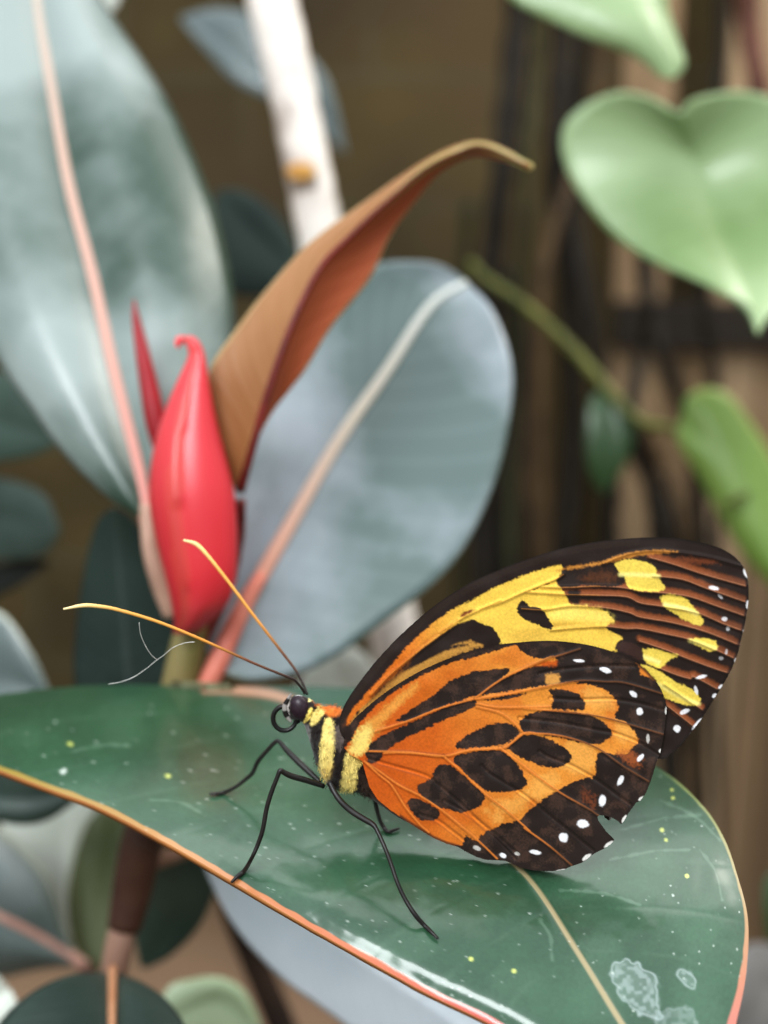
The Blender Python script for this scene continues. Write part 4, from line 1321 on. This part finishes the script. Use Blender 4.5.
def paint_body(P):
    p = Paint(P, lin((34, 27, 25)))
    Yb, Yb2, Oc = lin((226, 204, 124)), lin((206, 170, 88)), lin((206, 116, 46))
    p.poly(Z('T', (305, 150), (400, 150), (500, 215), (470, 270), (452, 285), (400, 292), (360, 262), (335, 235), (318, 215)), Oc, soft=1.5)
    p.poly(Z('T', (405, 215), (450, 225), (450, 245), (410, 240)), lin((150, 62, 24)), soft=2, op=.7)
    p.poly(Z('T', (300, 322), (330, 268), (345, 240), (372, 255), (382, 275), (360, 300), (330, 335), (312, 340)), Yb, soft=1.2)
    p.poly(Z('T', (388, 296), (425, 305), (432, 345), (436, 400), (430, 470), (425, 520), (410, 575), (392, 622), (370, 650), (352, 610), (352, 560), (355, 500), (365, 400), (376, 330)), Yb, soft=1.2)
    p.poly(Z('T', (355, 560), (425, 520), (400, 620), (360, 640)), Yb2, soft=4, op=.6)
    p.poly(Z('T', (490, 465), (525, 475), (600, 465), (612, 520), (560, 545), (550, 600), (530, 680), (500, 720), (468, 700), (462, 650), (478, 560)), Yb, soft=1.4)
    p.poly(Z('T', (425, 330), (490, 340), (490, 430), (450, 480), (428, 420)), lin((112, 98, 92)), soft=3, jit=4, op=.6)
    p.poly(Z('T', (545, 560), (580, 540), (610, 620), (560, 640)), lin((44, 34, 30)), soft=2)
    p.poly(Z('T', (268, 330), (300, 325), (312, 380), (306, 470), (315, 560), (300, 560), (284, 450)), lin((124, 120, 118)), soft=1.5, op=.8)
    # face
    p.poly(Z('T', (178, 230), (190, 195), (215, 170), (200, 210), (196, 260), (206, 300), (180, 280)), lin((206, 198, 192)), soft=1)
    p.poly(Z('T', (262, 318), (285, 300), (305, 250), (316, 240), (318, 280), (300, 312), (272, 328)), lin((232, 206, 110)), soft=1)
    p.poly(Z('T', (228, 178), (245, 165), (265, 172), (262, 186), (236, 190)), WHITE, soft=1)
    p.poly(Z('T', (284, 150), (318, 160), (322, 185), (296, 180)), lin((190, 182, 172)), soft=1.2, jit=1.6)
    p.poly(Z('T', (296, 195), (312, 200), (310, 216), (298, 212)), lin((226, 216, 150)), soft=.8)
    p.poly(Z('T', (328, 195), (350, 200), (345, 235), (328, 230)), lin((130, 58, 30)), soft=1)
    p.poly(Z('T', (600, 500), (800, 600), (1300, 950), (1200, 1000), (620, 800), (560, 650)), lin((60, 46, 38)), soft=3)
    return p.c * (1 + .18 * p.fine)[:, None]


CB = paint_body(PP)
rough_ = (vnoise(PP, 2.2, 21) * .0012 + vnoise(PP, 5, 22) * .0012) * ((PP[:, 0] > 308) & (PP[:, 0] < 372))
ctr = at(np.repeat(ax[:, 0], nb), np.repeat(ax[:, 1], nb), sagittal(np.repeat(ax[:, 0], nb), np.repeat(ax[:, 1], nb)))
dirs = V - ctr
dirs /= np.linalg.norm(dirs, axis=1)[:, None] + 1e-9
V = V + dirs * rough_[:, None]
mk('body', V, Fs, tinted('body_scales', rough=.7, spec=.2, sheen=.2), fly, colors=CB)

# short fur on the thorax
hv_, hf_, hc_ = [], [], []
idx = np.nonzero((PP[:, 0] > 314) & (PP[:, 0] < 372) & (PP[:, 1] < 800))[0]
tail_dir = at(372., 800., 1.21) - at(312., 716., 1.21)
tail_dir /= np.linalg.norm(tail_dir)
for i in rng.choice(idx, 4200):
    p0 = V[i] + (rng.random(3) - .5) * .004
    n_ = dirs[i]
    g = n_ * .55 + tail_dir * .5 + np.array([0, 0, -.25]) + (rng.random(3) - .5) * .7
    g /= np.linalg.norm(g)
    L = .0027 * (.5 + rng.random())
    side = np.cross(g, n_)
    side /= np.linalg.norm(side) + 1e-9
    wd = .0004
    k = len(hv_)
    hv_ += [p0 - side * wd, p0 + side * wd, p0 + g * L]
    hf_.append((k, k + 1, k + 2))
    c = CB[i] * rng.uniform(.75, 1.25)
    hc_ += [c, c, c * 1.15]
mk('thorax_fur', hv_, hf_, tinted('fur', rough=.8, spec=.1), fly, smooth=False, colors=np.array(hc_), kind='stuff')

# ---- eyes
M_EYE = tinted('eye_dark', rough=.42, spec=.35, coat=.1)
ec = Z('T', (255, 246))[0]
for sgn in (-1, 1):
    V, Fs = [], []
    n1_, n2_ = 22, 32
    for i in range(n1_ + 1):
        ph_ = math.pi * i / n1_
        for k in range(n2_):
            th = 2 * math.pi * k / n2_
            u_, v_, w_ = math.sin(ph_) * math.cos(th), math.sin(ph_) * math.sin(th), math.cos(ph_)
            x = ec[0] + 10.2 * u_ * .97 + 1.2 * v_
            y = ec[1] + 12.4 * v_
            V.append(at(x, y, sagittal(*ec) + sgn * (.0075 + .0065 * w_)))
    for i in range(n1_):
        for k in range(n2_):
            Fs.append((i * n2_ + k, i * n2_ + (k + 1) % n2_, (i + 1) * n2_ + (k + 1) % n2_, (i + 1) * n2_ + k))
    V = np.array(V)
    rel = V - CAM
    dep = rel @ FWD
    EP = np.stack([384 + F * (rel @ RIGHT) / dep, 512 - F * (rel @ UP) / dep], 1)
    pe = Paint(EP, lin((46, 32, 40)))
    pe.c *= (1 + .35 * vnoise(EP, 2.0, 31))[:, None]
    pe.poly(Z('T', (258, 322), (286, 298), (300, 262), (306, 240), (330, 240), (330, 290), (300, 330), (262, 340)), lin((234, 212, 120)), soft=.6, jit=.3)
    pe.poly(Z('T', (170, 220), (195, 170), (222, 168), (206, 205), (202, 250), (210, 290), (180, 300)), lin((206, 200, 194)), soft=.6, jit=.3)
    mk('eye', V, Fs, M_EYE, fly, colors=pe.c)

# ---- palps, proboscis, antennae
M_BLACK = plain('cuticle_black', (26, 22, 22), (40, 35, 34), 60, rough=.42, spec=.5)
for sgn in (-1, 1):
    pts = Z('T', (212, 318), (186, 282), (180, 240), (192, 205), (212, 172))
    d0 = [sagittal(x, y) + sgn * .007 for x, y in pts]
    v, f = px_tube([(x, y, d, r) for (x, y), d, r in zip(pts, d0, (1.2, 2.6, 3.0, 2.0, .7))], 10)
    cc = np.array([lin((32, 27, 26)) if (i // 10) % 10 > 4 else lin((150, 144, 140)) for i in range(len(v))])
    mk('palp', v, f, tinted('palp_scales', rough=.6, spec=.3), fly, colors=cc)
cx, cy = Z('T', (178, 300))[0]
pts = []
for k in range(46):
    th = math.radians(28 - 400 * k / 45.0)
    r = 12.0 - 1.0 * k / 45.0 if k > 4 else 12.0
    pts.append((cx + 12.2 * math.cos(th) * r / 12, cy + 12.8 * math.sin(th) * r / 12, float(sagittal(cx, cy)) - .004 + .008 * k / 45.0, 2.7 - .5 * k / 45.0))
pts = [Z('T', (250, 322))[0] + (float(sagittal(cx, cy)) - .003, 2.0)] + [q for q in pts[3:]]
v, f = px_tube(pts, 12, 3)
mk('proboscis', v, f, plain('proboscis_black', (18, 15, 16), (28, 24, 24), 60, rough=.4, spec=.5), fly)

M_ANT = tinted('antenna', rough=.5, spec=.35)
for pts, dz in ((Z('Q', (678, 445), (668, 428), (655, 413), (640, 404), (560, 372), (480, 336), (400, 300), (300, 260), (200, 230), (150, 221), (110, 219), (60, 228)), -.03),
                (Z('Q', (684, 446), (677, 428), (665, 402), (650, 378), (600, 313), (540, 235), (480, 155), (430, 92), (400, 62), (368, 52)), .05)):
    n_ = len(pts)
    rr = np.interp(np.linspace(0, 1, n_), [0, .3, .6, .85, .97, 1], [1.25, 1.25, 1.6, 2.1, 2.1, 1.0])
    Q = cr([(x, y, 1.213 + dz * i / (n_ - 1), r) for i, ((x, y), r) in enumerate(zip(pts, rr))], 10)
    Pp = at(Q[:, 0], Q[:, 1], Q[:, 2])
    rad = Q[:, 3] / F * Q[:, 2]
    rad = rad * (1 + .05 * np.sin(np.arange(len(rad)) * 2.2))
    v, f = tube(Pp, rad, 10)
    t = np.repeat(np.linspace(0, 1, len(Q)), 10)
    t = np.r_[t, 0, 1]
    cc = np.stack([np.interp(t, [0, .27, .40, .52, .7, .85, 1], lin(q)) for q in ((34, 48, 110, 206, 224, 238, 248), (28, 34, 66, 140, 164, 200, 226), (27, 30, 42, 60, 82, 130, 170))], 1)
    mk('antenna', v, f, M_ANT, fly, colors=cc)

# ---- legs: (px, py, depth, radius), the last point on the leaf
def on_leaf(x, y):
    return float(D[np.argmin(np.hypot(PX[:, 0] - x, PX[:, 1] - y))]) - .0045


def leg(pts, label):
    v, f = px_tube(pts, 10, 6)
    mk('leg', v, f, M_BLACK, fly, label=label)


def lz(*p):
    return Z('L', *p)


a = lz((395, 432), (345, 415), (300, 402), (275, 390), (266, 386), (258, 405), (240, 452), (226, 500), (215, 560), (200, 605), (182, 645), (160, 682), (140, 698), (122, 716))
d = [1.195, 1.19, 1.185, 1.181, 1.18, 1.18, 1.18, 1.18, 1.18, 1.18, 1.18]
legs = [
    (a, (1.192, 1.183, 1.176, 1.172, 1.17, 1.17, 1.171, 1.172, 1.173, 1.174, 1.174, on_leaf(244, 871), on_leaf(237, 876), on_leaf(231, 882)),
     (2.0, 2.5, 2.5, 2.2, 2.0, 1.8, 1.9, 1.9, 1.9, 1.8, 1.6, 1.9, 1.7, 1.1), 'near front leg, foot on the leaf margin'),
    (lz((385, 420), (350, 388), (315, 355), (285, 325), (263, 300), (250, 303), (225, 330), (200, 360), (185, 392), (160, 415), (130, 437), (100, 450), (75, 454), (58, 455)),
     (1.222, 1.23, 1.238, 1.246, 1.255, 1.257, 1.262, 1.268, 1.273, 1.28, 1.284, on_leaf(224, 793), on_leaf(215, 794), on_leaf(210, 795)),
     (1.8, 2.5, 2.6, 2.2, 1.7, 1.7, 1.7, 1.8, 1.7, 1.6, 1.5, 1.6, 1.5, 1.0), 'far front leg, stretched forward'),
    (lz((412, 420), (428, 452), (450, 482), (480, 508), (515, 530), (540, 545), (552, 562), (575, 612), (595, 665), (612, 715), (635, 765), (665, 812), (692, 843), (712, 862), (732, 882)),
     (1.19, 1.186, 1.18, 1.172, 1.165, 1.16, 1.157, 1.15, 1.145, 1.14, 1.136, 1.132, on_leaf(424, 925), on_leaf(431, 932), on_leaf(438, 938)),
     (2.6, 2.4, 2.5, 2.5, 2.4, 2.2, 1.7, 1.7, 1.7, 1.7, 1.7, 1.9, 1.8, 1.6, 1.0), 'near hind leg, reaching back to the right'),
    (lz((520, 400), (540, 430), (546, 470), (552, 500), (562, 535), (574, 556), (585, 566), (600, 562), (618, 556)),
     (1.222, 1.228, 1.232, 1.235, 1.237, on_leaf(384, 828), on_leaf(388, 831), on_leaf(393, 830), on_leaf(399, 828)),
     (2.0, 2.2, 2.0, 1.8, 1.6, 1.7, 1.6, 1.3, .9), 'far hind leg, mostly behind the hindwing'),
]
for pts, ds, rs, lab in legs:
    leg([(x, y, d, r * 1.22) for (x, y), d, r in zip(pts, ds, rs)], lab)

# ---- a thread of spider silk hanging from the antenna
p1 = Z('Q', (396, 312), (370, 315), (340, 327), (318, 345), (300, 358), (270, 382), (240, 402), (205, 415), (175, 420))
p2 = Z('Q', (254, 262), (257, 290), (268, 318), (284, 344), (300, 358))
v, f = join(px_tube([(x, y, 1.193 + .004 * i, .32) for i, (x, y) in enumerate(p1)], 6, 4), px_tube([(x, y, 1.19 + .005 * i, .26) for i, (x, y) in enumerate(p2)], 6, 4))
tag(mk('spider_silk', v, f, plain('silk', (226, 224, 220), (206, 204, 200), 30, rough=.4)), 'fine pale thread of spider silk hanging from the near antenna', 'thread')
#@@B1

# ------------------------------------------------------------------ light
w = bpy.data.worlds.new('greenhouse_sky')
scene.world = w
w.use_nodes = True
nt = w.node_tree
bg = nt.nodes['Background']
tc = N(nt, 'ShaderNodeTexCoord')
sp = N(nt, 'ShaderNodeSeparateXYZ')
nt.links.new(tc.outputs['Generated'], sp.inputs[0])
rp = N(nt, 'ShaderNodeValToRGB')
nt.links.new(math_n(nt, 'MULTIPLY_ADD', sp.outputs[2], .5, .5), rp.inputs[0])
e = rp.color_ramp.elements
e[0].position = .30
e[0].color = (.10, .085, .06, 1)
e[1].position = .95
e[1].color = (1.0, 1.06, 1.12, 1)
x_ = e.new(.5)
x_.color = (.34, .33, .30, 1)
x_ = e.new(.68)
x_.color = (.58, .61, .64, 1)
nt.links.new(rp.outputs[0], bg.inputs['Color'])
bg.inputs['Strength'].default_value = 1.1


def area(name, loc, target, size, power, c):
    L = bpy.data.lights.new(name, 'AREA')
    L.shape = 'RECTANGLE'
    L.size, L.size_y = size
    L.energy = power
    L.color = c
    o = bpy.data.objects.new(name, L)
    col.objects.link(o)
    o.location = loc
    d = Vector(target) - Vector(loc)
    o.rotation_euler = d.to_track_quat('-Z', 'Y').to_euler()
    return o


area('skylight', (-.5, 5.0, 13.0), (0, 1.3, 4.2), (10, 4), 190, (1.0, .98, .95))
area('roof_window', (-2.0, -4.0, 9.5), (0, 1.6, 4.4), (4.0, 3.0), 500, (.94, .98, 1.0))
area('fence_fill', (3.0, 3.0, 7.5), (2.0, 5.0, 2.0), (2.5, 1.2), 130, (1.0, .94, .85))  # added fill without a visible source, brightens the fence and right background

vs = scene.view_settings
vs.view_transform = 'Standard'
vs.look = 'Medium High Contrast'
vs.exposure = 0
